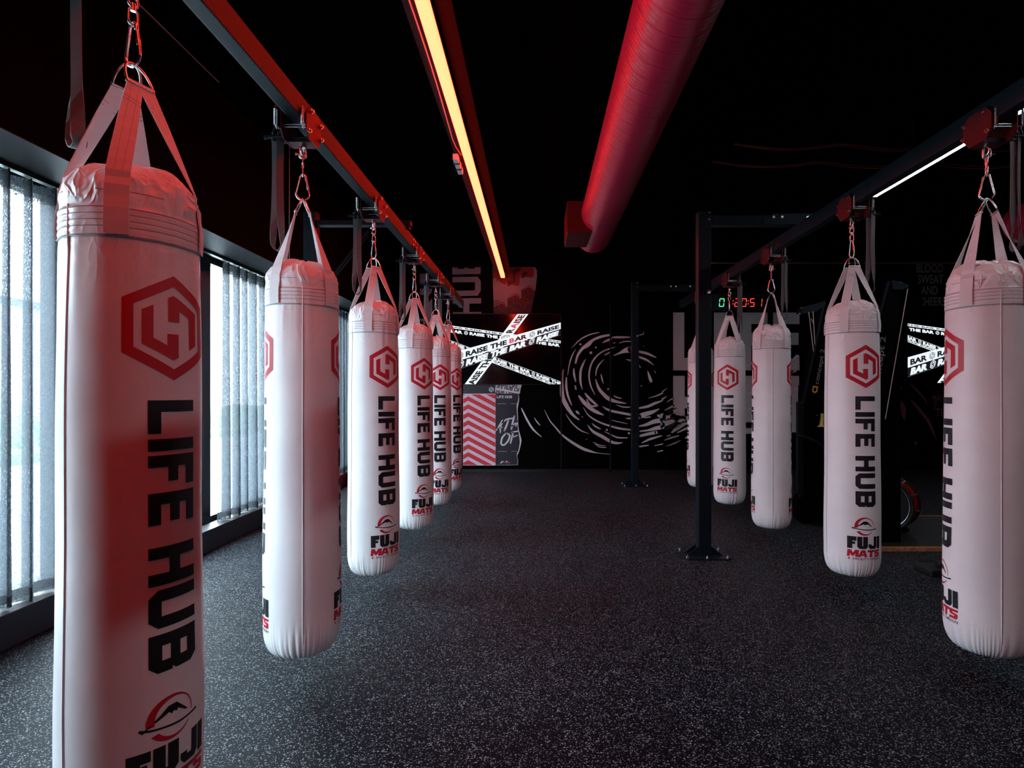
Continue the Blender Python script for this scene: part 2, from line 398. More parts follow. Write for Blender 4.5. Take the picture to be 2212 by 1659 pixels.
def hexlogo(R=1, ring=True):         # hexagon badge with the two interlocking strokes
    out = []
    o = [(R*math.sin(math.pi/3*i), R*math.cos(math.pi/3*i)) for i in range(6)]
    if ring: out += [[o[i], o[(i+1) % 6], (o[(i+1) % 6][0]*.79, o[(i+1) % 6][1]*.79), (o[i][0]*.79, o[i][1]*.79)] for i in range(6)]
    P = [(-.556, .305), (-.366, .407), (-.366, -.212), (-.123, -.339), (-.123, -.119), (.103, -.119), (.103, -.568), (0, -.62), (-.556, -.33)]
    for s in (1, -1): out += tess([(p[0]*R*s, p[1]*R*s) for p in P])
    return out
def fujilogo(R=1):                   # returns red shapes, black shapes
    red = []; n = 40
    for i in range(n):
        a, b = 2*math.pi*i/n, 2*math.pi*(i+1)/n
        if -.62 < math.sin((a+b)/2)*1.0 < -.22 and True: continue
        inner = lambda t: (.14+.82*math.cos(t), .86*math.sin(t))
        red.append([(math.cos(a), math.sin(a)), (math.cos(b), math.sin(b)), inner(b), inner(a)])
    pts = [(415, 540), (460, 510), (560, 440), (620, 385), (690, 380), (720, 410), (800, 495), (770, 490), (705, 440), (690, 460), (665, 445), (650, 465), (625, 440), (600, 455), (500, 500), (460, 527), (430, 552)]
    blkk = tess([((x-648)/195, -(y-490)/195) for x, y in pts])
    blkk += xf(stroke([(415, 522, 26), (440, 530, 20), (520, 548, 18), (700, 566, 20), (830, 556, 18), (895, 545, 24)]), lambda x, y: ((x-648)/195, -(y-490)/195))
    sc = lambda sh: xf(sh, lambda x, y: (x*R, y*R))
    return sc(red), sc(blkk)

# ------------------------------------------------------------------ PUNCHING BAG
def bag_r(z):
    K = [(0, 0), (.002, .05), (.008, .095), (.022, .130), (.045, .150), (.08, .164), (.13, .1715), (.4, .173), (.85, .168), (1.2, .1665), (1.5, .163), (1.628, .1605), (1.6285, .1625), (1.70, .1625), (1.7005, .1605), (1.76, .159), (1.785, .152), (1.81, .136), (1.835, .104), (1.848, .06), (1.853, 0)]
    for (a, ra), (b, rb) in zip(K, K[1:]):
        if z <= b: return ra+(rb-ra)*(z-a)/(b-a)
    return 0
def fold(th, k): return math.sin(th*k+2.1*math.sin(th*3+k)+k*k)
def bag_surface(th, z):
    r = bag_r(z)
    if z < .20:
        a = (1-z/.20)**1.2*min(1, r/.09)
        w = .55+.45*math.sin(th*3+1.2*math.sin(th*2))
        r += a*(.0130*w*(math.sqrt(abs(math.sin(th*15+2.1*math.sin(th*4)+.8*math.sin(th*2+1)))+.02)-.8)+.0065*(abs(math.sin(th*24+3*math.sin(th*5)))-.6))
    if z > 1.70:
        a = min(1, (z-1.70)/.05)*min(1, r/.08)
        r += a*(.0034*fold(th, 9)+.0042*(.5-abs(math.sin(th*6.5+z*45+1.3*math.sin(th*2))))+.0036*(.5-abs(math.sin(th*4-z*70+1)))+.0020*(.5-abs(math.sin(th*17+z*30))))
    elif z > 1.3:
        a = max(0, 1-abs(z-1.60)/.22)
        r += a*(.0012*math.sin(th*13+2*math.sin(th*4))+.0012*(.5-abs(math.sin(th*9+2*math.sin(th*3)))))
    if 1.628 < z < 1.70: r += .0008*math.sin(z*2*math.pi/.018)
    r += .0009*math.sin(z*4.1+th*2)+.0007*math.sin(z*7.7-th*3) if .2 < z < 1.62 else 0
    return r
def bag_body_mesh():
    mb = MB(); N = 256
    zs = [0, .002, .005, .010, .016, .024, .034, .046, .060, .076, .094, .115, .14, .17, .20]+[.24+.05*i for i in range(27)]+[1.575, 1.60, 1.62, 1.628, 1.6286]
    zs += [1.6286+.0714*i/16 for i in range(1, 16)]+[1.70, 1.7006, 1.712, 1.724, 1.736, 1.748, 1.76, 1.77, 1.78, 1.79, 1.80, 1.81, 1.82, 1.829, 1.837, 1.843, 1.848, 1.851]
    rows = []
    for z in zs:
        rows.append([(bag_surface(2*math.pi*j/N, z)*math.cos(2*math.pi*j/N), bag_surface(2*math.pi*j/N, z)*math.sin(2*math.pi*j/N),
                      z + (.006*math.sin(4*math.pi*j/N+1)+.004*math.sin(14*math.pi*j/N) if 1.77 < z else 0)) for j in range(N)])
    mb.grid(rows, M['vinyl'], closed=True)
    mb.poly(rows[-1], M['vinyl'], True)
    mb.poly(rows[0][::-1], M['vinyl'], True)
    # stitched rows on the collar
    for z, w in ((1.700, .0016), (1.684, .0011), (1.668, .0011), (1.652, .0011), (1.6285, .0022)):
        rr = [[((bag_surface(2*math.pi*j/N, z)+.0011)*math.cos(2*math.pi*j/N), (bag_surface(2*math.pi*j/N, z)+.0011)*math.sin(2*math.pi*j/N), z+s) for j in range(N)] for s in (-w, w)]
        mb.grid(rr, M['stitch'], closed=True)
    for c in (.3, 2.2, 3.6, 5.2):
        rr = []
        for s in (-.0011, .0011):
            rr.append([((bag_surface(c+t*.05, 1.745)+.0012)*math.cos(c+t*.05), (bag_surface(c+t*.05, 1.745)+.0012)*math.sin(c+t*.05), 1.745+s) for t in range(20)])
        mb.grid(rr, M['stitch'])
    # welt seam down both sides
    for a in (math.pi/2, -math.pi/2):
        zz = [.03+.04*i for i in range(43)]
        mb.tube([((bag_surface(a, z)+.0004)*math.cos(a), (bag_surface(a, z)+.0004)*math.sin(a), z) for z in zz], .0026, M['vinyl'], seg=6)
        mb.tube([((bag_surface(a+.02, z)+.0002)*math.cos(a+.022), (bag_surface(a+.02, z)+.0002)*math.sin(a+.022), z) for z in zz if z < 1.7], .0010, M['stitch'], seg=4)
    # prints: flat art wrapped on the cylinder, on both faces
    red, black = [], []
    red += xf(hexlogo(.1405), lambda x, y: (x, y+1.4025))
    black += xf(lifehub(), lambda x, y: (y-.065, 1.208-x))
    fr, fb = fujilogo(.059)
    red += xf(fr, lambda x, y: (x-.012, y+.362)); black += xf(fb, lambda x, y: (x-.012, y+.362))
    x = -.112; scale = .079/.13
    for ch, w in (('F', .052), ('U', .062), ('J', .058), ('I', .026)):
        sh, w0 = blk(ch, .046, .13) if ch in 'FUI' else blk(ch)
        if ch == 'I': w0 = .046
        black += xf(sh, lambda a, b, x=x, w=w, w0=w0: (x+a/w0*w, .216+b*scale)); x += w+.005
    MATS = [tess([(0,0),(0,1),(.32,1),(.5,.52),(.68,1),(1,1),(1,0),(.74,0),(.74,.52),(.58,.12),(.42,.12),(.26,.52),(.26,0)]),
            [[(0,0),(.3,1),(.5,1),(.5,.70),(.27,0)], [(1,0),(.7,1),(.5,1),(.5,.70),(.73,0)], R_(.33,.18,.67,.40)],
            [R_(0,.72,1,1), R_(.34,0,.66,.72)],
            [[(.06,.5),(.06,.9),(.16,1),(.94,1),(.94,.74),(.36,.74),(.36,.62),(.2,.42)], [(.94,.5),(.94,.1),(.84,0),(.06,0),(.06,.26),(.64,.26),(.64,.38),(.8,.6)], [(.1,.44),(.36,.64),(.86,.58),(.64,.36)]]]
    xx = -.112
    for gl, w in zip(MATS, (.064, .056, .050, .050)):
        for p in gl: red += xf(tess(p), lambda a, b, xx=xx, w=w: (xx+a*w+(b-.5)*.004, .163+b*.045))
        xx += w-.002
    black += xf(text_fit('FACILITY DESIGN', .178, .0135, .006), lambda a, b: (a-.078, b+.144))
    red += [R_(-.110, .149, -.094, .1525), R_(-.1038, .143, -.1002, .1585)]
    for sh, m in ((black, M['ink_black']), (red, M['ink_red'])):
        for side in (0, math.pi):
            for p in sh:
                x0 = min(q[0] for q in p); x1 = max(q[0] for q in p)
                z0 = min(q[1] for q in p); z1 = max(q[1] for q in p)
                st = .0085; nz = max(1, int((z1-z0)/.05+.99))
                for i in range(math.floor(x0/st), math.ceil(x1/st)):
                    c1 = clip(clip(p, 1, 0, (i+1)*st), -1, 0, -i*st)
                    for k in range(nz):
                        c = c1
                        if nz > 1: c = clip(clip(c1, 0, 1, z0+(z1-z0)*(k+1)/nz), 0, -1, -(z0+(z1-z0)*k/nz))
                        if len(c) < 3: continue
                        pts = []
                        for q in c:
                            th = q[0]/.168+side; r = bag_surface(th, q[1])+.0014
                            pts.append((r*math.cos(th), r*math.sin(th), q[1]))
                        mb.poly(pts, m, True)
    return mb
def bag_strap(theta, side):
    # webbing from the collar over the shoulder up to the ring on its side (+1/-1 along x)
    mb = MB(); pts = []; wd = []; ws = []
    c, s = math.cos(theta), math.sin(theta); tang = Vector((-s, c, 0))
    for z in (1.632, 1.66, 1.70, 1.73, 1.76, 1.782):
        r = bag_surface(theta, z)+.0045; pts.append((r*c, r*s, z)); wd.append(tang); ws.append(.054)
    a = Vector((.151*c, .151*s, 1.80)); b = Vector((side*.034, .018*(1 if s > 0 else -1), 2.072))
    bar = Vector((0, 1 if c > 0 else -1, 0))
    for i in range(9):
        t = i/8; p = a.lerp(b, t); pts.append(p); wd.append(tang.lerp(bar if tang.dot(bar) > 0 else -bar, t).normalized()); ws.append(.054-.012*t)
    pts.append((side*.033, b.y, 2.088)); wd.append(bar if tang.dot(bar) > 0 else -bar); ws.append(.040)
    pts.append((side*.026, b.y, 2.080)); wd.append(wd[-1]); ws.append(.040)
    mb.ribbon(pts, wd, ws, .0035, M['web'])
    # stitched bars
    for t in (.80, .84):
        p = a.lerp(b, t); T = (b-a).normalized(); d = tang.lerp(bar if tang.dot(bar) > 0 else -bar, t); d = (d-T*d.dot(T)).normalized(); nn = T.cross(d)
        w = .054-.012*t
        for k in (1, -1): mb.poly([p+d*w/2+nn*.0021*k, p-d*w/2+nn*.0021*k, p-d*w/2+nn*.0021*k+T*.002, p+d*w/2+nn*.0021*k+T*.002], M['stitch'])
    for off in (-.009, .009):
        rows = [[], []]
        for i in range(9):
            t = i/8; p = a.lerp(b, t); T = (b-a).normalized(); d = tang.lerp(bar if tang.dot(bar) > 0 else -bar, t); d = (d-T*d.dot(T)).normalized(); nn = T.cross(d)
            if nn.dot(Vector((c, s, 0))) < 0: nn = -nn
            for k in (0, 1): rows[k].append(p+d*(off+.0008*k)+nn*.0027)
        mb.grid(rows, M['stitch'], smooth=False)
    return mb
def d_ring(side):
    mb = MB(); pts = []
    top = Vector((side*.001, 0, 2.152)); bot = Vector((side*.034, 0, 2.080)); ax = (top-bot)
    for i in range(17):
        t = math.pi*i/16; pts.append(bot+ax*math.sin(t)**.8*1.0+Vector((0, -.036*math.cos(t), 0)))
    for k in range(1, 6): pts.append(bot+Vector((0, .036-.072*k/6, 0)))
    mb.tube(pts, .0035, M['chrome'], closed=True, seg=8); return mb
def carabiner():
    mb = MB(); pts = []; z0, z1 = 2.146, 2.268; R, r = .030, .013
    for i in range(13): t = math.pi+math.pi*i/12; pts.append((R*math.cos(t), 0, z0+R+R*math.sin(t)))
    for i in range(13): t = math.pi*i/12; pts.append((r*math.cos(t), 0, z1-r+r*math.sin(t)))
    mb.tube(pts, .0046, M['chrome'], closed=True, seg=8)
    mb.tube([(.0245, 0, 2.200), (.0215, 0, 2.215)], .0062, M['chrome'])
    mb.tube([(.0148, 0, 2.245), (.0138, 0, 2.254)], .0062, M['chrome'])
    return mb
def swivel():
    mb = MB()
    def link(z0, z1, w, ax, r=.0038):
        pts = []
        for i in range(9): t = math.pi+math.pi*i/8; pts.append((w*math.cos(t), 0, z0+w*.7+w*.7*math.sin(t)))
        for i in range(9): t = math.pi*i/8; pts.append((w*math.cos(t), 0, z1-w*.7+w*.7*math.sin(t)))
        if ax: pts = [(p[1], p[0], p[2]) for p in pts]
        mb.tube(pts, r, M['chrome'], closed=True, seg=7)
    link(2.260, 2.306, .0125, True); mb.cyl((0, 0, 2.300), (0, 0, 2.322), .0065, M['chrome'], 10)
    link(2.312, 2.358, .0125, True); link(2.345, 2.400, .0145, False, .0050)
    mb.cyl((-.028, 0, 2.362), (.018, 0, 2.362), .0035, M['chrome'], 8); mb.cyl((-.033, 0, 2.362), (-.026, 0, 2.362), .0065, M['chrome'], 8)
    return mb
BAGP = empty('punching_bag', (0, 0, 0))
bag_body_mesh().build('bag_body', BAGP)
for th, sd in ((math.pi/4, 1), (-math.pi/4, 1), (3*math.pi/4, -1), (-3*math.pi/4, -1)): bag_strap(th, sd).build('hanging_strap', BAGP)
for sd in (1, -1): d_ring(sd).build('d_ring', BAGP, fix=False)
carabiner().build('carabiner', BAGP, fix=False); swivel().build('swivel_link', BAGP, fix=False)

# ------------------------------------------------------------------ TROLLEY BRACKET (s=+1: outer plate faces +x)
def bracket(s):
    root = empty('bag_trolley_bracket', (0, 0, 0)); B, Rr, C = M['steel'], M['redplate'], M['chrome']
    def fx(mb):
        if s < 0: mb.v = [(-v[0], v[1], v[2]) for v in mb.v]
        return mb
    plate = [(-.105, .035), (-.075, -.002), (.030, -.002), (.068, .045), (.068, .120), (.035, .150), (-.070, .150), (-.105, .110)]
    for x in (.056, -.062):
        mb = MB(); mb.prism(plate, x, x+.006, 'x', Rr)
        if x > 0:
            fr, fb = fujilogo(.030)
            for p in xf(fr+fb, lambda a, b: (a-.018, b+.078)): mb.poly([(x+.0068, q[0], q[1]) for q in p], M['ink_black'])
        fx(mb).build('side_plate', root)
    mb = MB(); mb.box(-.056, .056, -.038, .038, 0, .008, Rr); mb.box(-.056, .056, -.042, -.036, 0, .018, B); fx(mb).build('base_channel', root)
    for y, z in ((-.085, .062), (-.085, .050), (.050, .062)):
        mb = MB(); mb.cyl((-.06, y, z), (.06, y, z), .0045, C, 10); fx(mb).build('roller_pin', root)
    for y, z in ((-.062, .132), (.050, .112), (-.088, .030), (.058, .050)):
        mb = MB(); mb.cyl((.060, y, z), (.070, y, z), .0115, C, 6); mb.cyl((.070, y, z), (.078, y, z), .007, C, 8); fx(mb).build('bolt', root)
    for x in (.045, -.078):
        mb = MB(); n = 110
        mb.tube([(x+.007*math.cos(i*.8), -.112+.007*math.sin(i*.8), .045+.075*i/n) for i in range(n+1)], .0017, C, seg=5)
        mb.cyl((x, -.112, .118), (x, -.112, .134), .002, C, 6); mb.cyl((x, -.112, .046), (x, -.100, .034), .002, C, 6)
        fx(mb).build('spring', root, fix=False)
    mb = MB(); mb.box(-.120, -.062, -.055, -.020, -.002, .045, B, .004); mb.cyl((-.150, -.050, .020), (-.062, -.050, .020), .009, B, 12); mb.cyl((-.158, -.050, .020), (-.148, -.050, .020), .013, B, 12)
    fx(mb).build('strap_peg', root)
    mb = MB(); mb.cyl((0, 0, .002), (0, 0, -.010), .013, C, 12)
    mb.tube([(0, .018*math.cos(2*math.pi*i/16), -.026+.020*math.sin(2*math.pi*i/16)) for i in range(16)], .0055, C, closed=True, seg=8)
    fx(mb).build('eyebolt', root, fix=False)
    return root
BR = {1: bracket(1), -1: bracket(-1)}
def loop_strap():
    mb = MB(); pts = []; wd = []; L = .53
    for i in range(13):
        t = i/12; z = .014-L*t; k = max(0, (t-.72)/.28)
        pts.append((-.012-.006*k+.003*math.sin(t*5), .004, z)); wd.append(Vector((1, -.2, 0)).lerp(Vector((.25, 1, 0)), k*.9).normalized())
    for i in range(1, 8):
        a = math.pi+math.pi*i/8; pts.append((.018*math.cos(a), .004, -L+.014+.024*math.sin(a))); wd.append(Vector((.2, 1, 0)))
    for i in range(13):
        t = 1-i/12; z = .014-L*t; k = max(0, (t-.72)/.28)
        pts.append((.016+.004*k-.004*math.sin(t*4), -.004, z)); wd.append(Vector((1, .35, 0)).lerp(Vector((.15, 1, 0)), k*.9).normalized())
    mb.ribbon(pts, wd, .032, .003, M['strap'])
    mb.ribbon([(-.018, -.002, .0), (-.010, 0, .032), (.0, 0, .036), (.012, 0, .032), (.018, -.002, .0)], [Vector((0, 1, 0))]*5, .030, .004, M['strap'])
    return mb.build('hanging_strap', None)
LOOP = loop_strap(); LOOP.name = 'nylon_loop_strap'

HB = EYE-1.226; HOOK = EYE+1.18
def place(X, Y, phi, s, lab, name_first, rot=0, hasloop=True, blab='', slab='', tilt=0, ang=0):
    global used
    d_ = Y
    v = Vector((X, Y, 0)).normalized(); u = -v; rt = Vector((v.y, -v.x, 0))
    d = u*math.cos(math.radians(phi))+rt*math.sin(math.radians(phi))
    o = BAGP if name_first else copy_tree(BAGP)
    o.location = (X, Y, HB); o.rotation_euler = (0, tilt, math.atan2(d.y, d.x))
    tag(o, lab, 'punching bag', 'white punching bags hanging from the steel racks')
    first = not BR_used[s]
    b = BR[s] if first else copy_tree(BR[s]); BR_used[s] = True
    b.location = (X, Y, HOOK); tag(b, blab, 'bracket', 'bag trolley brackets on the racks')
    if hasloop:
        l = LOOP if not LOOP.get('label') else copy_tree(LOOP)
        l.location = (X-s*(.098 if d_ > 2 else .122), Y-.050, HOOK+.028); l.rotation_euler = (0, 0, math.radians(ang)); tag(l, slab, 'strap', 'black loop straps on the brackets')
BR_used = {1: False, -1: False}
LX, RX = -1.115, 2.14
rowL = [(1.60, 33), (2.71, 90), (3.89, 32), (5.18, 31), (6.28, 16), (7.15, 43)]
labL = ['largest white punching bag, nearest the camera at left, bathed in red', 'white punching bag second from the left with its seam facing forward',
        'white punching bag third in the left row, full logo column on its right side', 'white punching bag fourth in the left row, its lettering cut by the next bag',
        'white punching bag fifth in the left row, mostly hidden behind the fourth', 'farthest white punching bag of the left row, beside the striped wall panel']
posL = ['first', 'second', 'third', 'fourth', 'fifth', 'farthest']
for i, (d, phi) in enumerate(rowL):
    place(LX if i else -1.135, d, phi, 1, labL[i], i == 0, blab='red plated trolley bracket holding the %s bag of the left row' % (['nearest']+posL[1:])[i],
          slab='black loop strap hanging at the left of the %s bag in the left row' % (['nearest']+posL[1:])[i], ang=(-25, 10, 18, 5, 0, 0)[i], tilt=.0)
rowR = [(2.71, -72), (3.87, 29), (5.20, -86), (6.33, -8), (7.45, -83)]
labR = ['white punching bag cut by the right edge of the photo', 'white punching bag with the complete logo column, second from the right edge',
        'white punching bag of the right row with its seam facing forward', 'white punching bag facing forward, right beside the tall black post',
        'farthest white punching bag of the right row, half hidden by the black post']
for i, (d, phi) in enumerate(rowR):
    place(RX, d, phi, -1, labR[i], False, blab='red plated trolley bracket holding the %s bag of the right row' % ['nearest', 'second', 'third', 'fourth', 'farthest'][i],
          slab='black loop strap hanging at the right of the %s bag in the right row' % ['nearest', 'second', 'third', 'fourth', 'farthest'][i], ang=(15, -5, 4, 0, 0)[i], hasloop=True)

# ------------------------------------------------------------------ ROOM SHELL
mb = MB(); mb.box(X0-.3, X1+.3, Y0-.3, W+.3, -.12, 0, M['floor']); struct(mb.build('floor'))
mb = MB(); mb.box(X0-.3, X1+.3, Y0-.3, W+.3, ZC, ZC+.15, M['ceil'])
struct(mb.build('ceiling'))
mb = MB(); mb.box(X0-.3, 1.262, W, W+.2, 0, ZC, M['black']); mb.box(1.262, X1+.3, W2, W+.2, 0, ZC, M['black']); struct(mb.build('wall_back'))
mb = MB(); mb.box(X1, X1+.2, Y0, W2, 0, ZC, M['black']); struct(mb.build('wall_right'))
mb = MB(); mb.box(X0-.3, X1+.3, Y0-.2, Y0, 0, ZC, M['black']); struct(mb.build('wall_front'))
mb = MB(); mb.box(X0-.2, X0, Y0, W, 2.60, ZC, M['black']); mb.box(X0-.2, X0, 9.35, W, 0, 2.60, M['black']); mb.box(X0-.2, X0, Y0, .65, 0, 2.60, M['black'])
mb.box(X0-.2, X0, Y0, 9.35, 0, .17, M['black'])
for (a, b), (c, d) in zip(WINS, WINS[1:]): mb.box(X0-.2, X0-.02, b, c, .17, 2.6, M['frame'])
struct(mb.build('wall_left'))
mb = MB(); mb.box(X0, -2.52, Y0, W, 2.605, ZC, M['black']); mb.box(X0, -2.52, Y0, W, 2.598, 2.604, M['bulk']); struct(mb.build('trim_1'))  # underside lighter than the face: window light put into its colour
mb = MB(); mb.box(X0, -2.80, Y0, 9.35, 0, .18, M['kerb'], .004); mb.box(X0+.001, -2.802, Y0, 9.35, .1805, .184, M['ledge']); struct(mb.build('baseboard_left'))
mb = MB(); mb.box(X0+.2, 1.25, W-.02, W, 0, .055, M['frame']); mb.box(1.264, X1, W2-.02, W2, 0, .055, M['frame']); struct(mb.build('baseboard_back'))
mb = MB(); mb.box(.405, .425, W-.006, W-.0005, .06, 2.66, M['frame']); mb.box(1.245, 1.2615, W2, W-.0005, .06, 2.9, M['steel']); struct(mb.build('trim_2'))
for i, (a, b) in enumerate(WINS):
    r = struct(empty('window_%d' % (i+1), (X0-.1, (a+b)/2, .17)))
    h = (b-a)/2; f = MB()
    for p in ((-h, -h+.045), (h-.045, h), (-.02, .02)): f.box(-.04, .04, p[0], p[1], .0, 2.43, M['frame'])
    f.box(-.04, .04, -h, h, 0, .05, M['frame']); f.box(-.04, .04, -h, h, 2.38, 2.43, M['frame'])
    f.build('window_frame', r)
    g = MB(); g.box(-.004, .004, -h+.02, h-.02, .03, 2.4, M['glass']); g.build('glass_pane', r)
# ------------------------------------------------------------------ CURTAINS
mb = MB(); mb.box(-2.90, -2.86, -2.9, 9.3, 2.575, 2.60, M['frame']); tag(mb.build('curtain_track'), 'black curtain track under the dark bulkhead above the windows', 'curtain track')
def curtain(y0, y1, label, seed, pitch=.145):
    rnd = random.Random(seed); n = int((y1-y0)/pitch*14); rows = []; N = 26
    ph = [rnd.uniform(-.9, .9) for _ in range(60)]; am = [rnd.uniform(.6, 1.25) for _ in range(60)]
    zt = 2.56
    def pt(j, z):
        t = (zt-z)/2.37; s = j/n*(y1-y0)/pitch; k = int(s) % 60; fr = s-int(s)
        w = am[k]*(1-fr)+am[(k+1) % 60]*fr; p = ph[k]*(1-fr)+ph[(k+1) % 60]*fr
        a = 2*math.pi*s+p*t*1.3
        return (-2.885+.058*w*math.sin(a)*(1+.15*t), y0+(y1-y0)*j/n+.030*math.sin(2*a+.6)*(.8+.4*t)+.02*p*t, z+(.012*math.sin(a*.5+p) if t > .99 else 0))
    r = empty('sheer_curtain', (0, 0, 0), 0, label, 'curtain', 'sheer curtains along the windows')
    def part(name, za, zb, m, cnt):
        g = MB(); g.grid([[pt(j, za+(zb-za)*i/cnt) for j in range(n+1)] for i in range(cnt+1)], m); g.build(name, r, fix=False)
    part('fabric', .262, 2.455, M['sheer'], 22); part('header_band', 2.455, zt, M['sheer_band'], 2); part('bottom_hem', .192, .262, M['sheer_band'], 2)
curtain(2.45, 3.42, 'sheer grey pleated curtain left of the largest punching bag', 2)
curtain(5.22, 7.7, 'sheer grey curtain between the first and second bags of the left row', 4, .165)
curtain(8.2, 9.25, 'narrow sheer grey curtain seen between the second and third left bags', 5)
# ------------------------------------------------------------------ OUTSIDE
mb = MB(); mb.box(-60, X0-.3, -40, 60, -.25, -.10, M['road']); struct(mb.build('ground'))
mb = MB(); mb.box(-14, -10.5, -30, 50, -.10, .10, M['grass'])
for i in range(60):
    y = -10+i*.8; h = random.uniform(.5, .9)
    mb.grid([[(-12.5+.8*math.cos(a*math.pi/4)*math.cos(b*math.pi/8), y+.8*math.sin(a*math.pi/4)*math.cos(b*math.pi/8), .1+h*math.sin(b*math.pi/8)) for a in range(8)] for b in range(5)], M['grass'], closed=True)
tag(mb.build('grass_verge'), 'green grass and low bushes blurred behind the curtains outside', 'grass', kind='stuff')
r = empty('street_building', (-24, 6, -.1), 0, 'pale low building across the street, blurred behind the curtains', 'building')
mb = MB(); mb.box(-3, 3, -26, 26, 0, 5.0, M['facade']); mb.box(-3.2, 3.2, -26.2, 26.2, 5.0, 5.25, M['glassdark']); mb.build('wall', r)
for k in range(7):
    mb = MB(); mb.box(3.0, 3.04, -23+k*7, -19+k*7, 1.0, 2.6, M['glassdark']); mb.build('window', r)

# ------------------------------------------------------------------ RACKS
def rack_beam(xc, label):
    h0, h1 = EYE+1.264, EYE+1.368
    mb = MB(); y0, y1 = -2.0, 8.4
    mb.box(xc-.032, xc+.032, y0, y1, h0, h1, M['steel'], .005)
    for y in (4.95, 5.02, 8.15):
        for z in (h0+.03, h0+.075): mb.cyl((xc-.038, y, z), (xc+.038, y, z), .008, M['chrome'], 8)
    tag(mb.build('rack_beam'), label, 'steel beam', 'overhead rack beams')
rack_beam(-1.11, 'long black steel beam overhead carrying the left row of bags')
rack_beam(2.13, 'long black steel beam overhead carrying the right row of bags')
def post(x0, x1, y0, y1, H, label, bolt=True):
    r = empty('rack_post', ((x0+x1)/2, (y0+y1)/2, 0), 0, label, 'steel post', 'square steel rack posts')
    w = (x1-x0)/2; d = (y1-y0)/2
    mb = MB(); mb.box(-w, w, -d, d, .01, H, M['steel'], .006); mb.build('upright', r)
    mb = MB(); a, b = .205, .15; c = .045
    mb.prism([(-a+c, -b), (a-c, -b), (a, -b+c), (a, b-c), (a-c, b), (-a+c, b), (-a, b-c), (-a, -b+c)], 0, .011, 'z', M['steel'])
    mb.build('base_plate', r)
    for sx in (-1, 1):
        mb = MB(); mb.prism([(sx*w, .011), (sx*.15, .011), (sx*w, .085)], -d*.9, -d*.9+.008, 'y', M['steel']); mb.build('gusset', r)
        mb = MB(); mb.prism([(sx*w, .011), (sx*.15, .011), (sx*w, .085)], d*.9-.008, d*.9, 'y', M['steel']); mb.build('gusset', r)
    for sx in (-.165, 0, .165):
        for sy in (-.12, .12):
            if sx == 0 and sy > 0: continue
            mb = MB(); mb.cyl((sx, sy, .011), (sx, sy, .020), .014, M['chrome'], 6); mb.cyl((sx, sy, .020), (sx, sy, .034), .007, M['chrome'], 8); mb.build('anchor_bolt', r)
    if bolt:
        for z in (H-.02, H-.075): 
            mb = MB(); mb.cyl((w-.02, -d-.007, z), (w-.02, -d, z), .011, M['chrome'], 6); mb.build('bolt', r)
        mb = MB(); mb.cyl((w*.55, -d-.01, 2.19), (w*.55, -d, 2.19), .018, M['chrome'], 6); mb.build('bolt', r)
post(1.335, 1.440, 4.70, 4.80, 2.86, 'tall black square steel post with bolted base plate, nearer of the two right posts')
post(1.385, 1.485, 8.30, 8.40, 2.98, 'farther black square steel post standing before the swirl mural')
post(-1.93, -1.83, 4.70, 4.80, 2.86, 'black steel post of the left rack standing behind the second bag', False)
def cross(x0, x1, y, z0, z1, label, gx):
    mb = MB(); mb.box(x0, x1, y-.04, y+.04, z0, z1, M['steel'], .004)
    mb.prism([(gx-.28, z0), (gx+.24, z0), (gx+.24, z1+.01), (gx-.20, z1+.01), (gx-.28, z0+.05)], y-.052, y-.042, 'y', M['steel'])
    for k in (-.20, -.13, .08, .18):
        mb.cyl((gx+k, y-.062, z1-.02), (gx+k, y-.052, z1-.02), .012, M['chrome'], 6)
    tag(mb.build('cross_beam'), label, 'steel beam', 'rack cross beams')
cross(1.445, 2.36, 4.75, 2.745, 2.825, 'black cross beam joining the near right post to the right rack beam', 2.15)
cross(1.49, 2.36, 8.35, 2.85, 2.93, 'black cross beam joining the far post to the right rack beam', 2.15)
mb = MB(); mb.box(-1.825, -1.05, 4.71, 4.79, 2.745, 2.785, M['bulk'], .004); mb.box(-1.16, -1.06, 4.72, 4.78, 2.72, 2.745, M['steel'])
tag(mb.build('cross_beam'), 'thin dark cross beam above the third bag joining the left rack beam to its post', 'steel beam', 'rack cross beams')
mb = MB(); mb.tube([(-1.80, 4.75, 2.20), (-1.40, 4.75, 2.70)], .02, M['bulk'], seg=4); tag(mb.build('diagonal_brace'), 'dark diagonal brace rising from the left post behind the second bag', 'brace')
mb = MB(); mb.cyl((-2.0, 4.6, 2.1), (-2.0, 4.6, ZC-.001), .003, M['cable2'], 6); tag(mb.build('hanging_wire'), 'thin grey wire hanging above the second bag of the left row', 'wire')

# ------------------------------------------------------------------ LIGHT STRIPS
r = empty('linear_light', (-.572, 4.0, EYE+1.95), 0, 'long glowing red linear light running down the black ceiling', 'ceiling light')
mb = MB(); mb.box(-.033, .033, -6.5, 5.55, -.012, .03, M['led_red'], .004); mb.build('diffuser', r)
mb = MB(); mb.box(-.034, .034, -6.5, 5.55, .03, .07, M['frame']); mb.build('housing', r)
mb = MB(); mb.box(-.13, .13, -6.5, 5.55, .085, .092, M['tray']);  # plate added above the strip to catch a red halo
for y in (-5, -2, 1, 4): mb.box(-.01, .01, y-.01, y+.01, .07, .085, M['frame'])
mb.build('added_halo_tray', r)
mb = MB()
for y in (-5, -2, 1, 4): mb.cyl((0, y, .092), (0, y, ZC-EYE-1.953), .003, M['frame'], 6)
mb.build('suspension_wire', r)
r = empty('linear_light', (3.305, 2.0, EYE+1.95), 0, 'glowing white linear light seen just under the right rack beam', 'ceiling light')
mb = MB(); mb.box(-.027, .027, -5.0, 3.59, -.020, .02, M['led_white']); mb.build('diffuser', r)
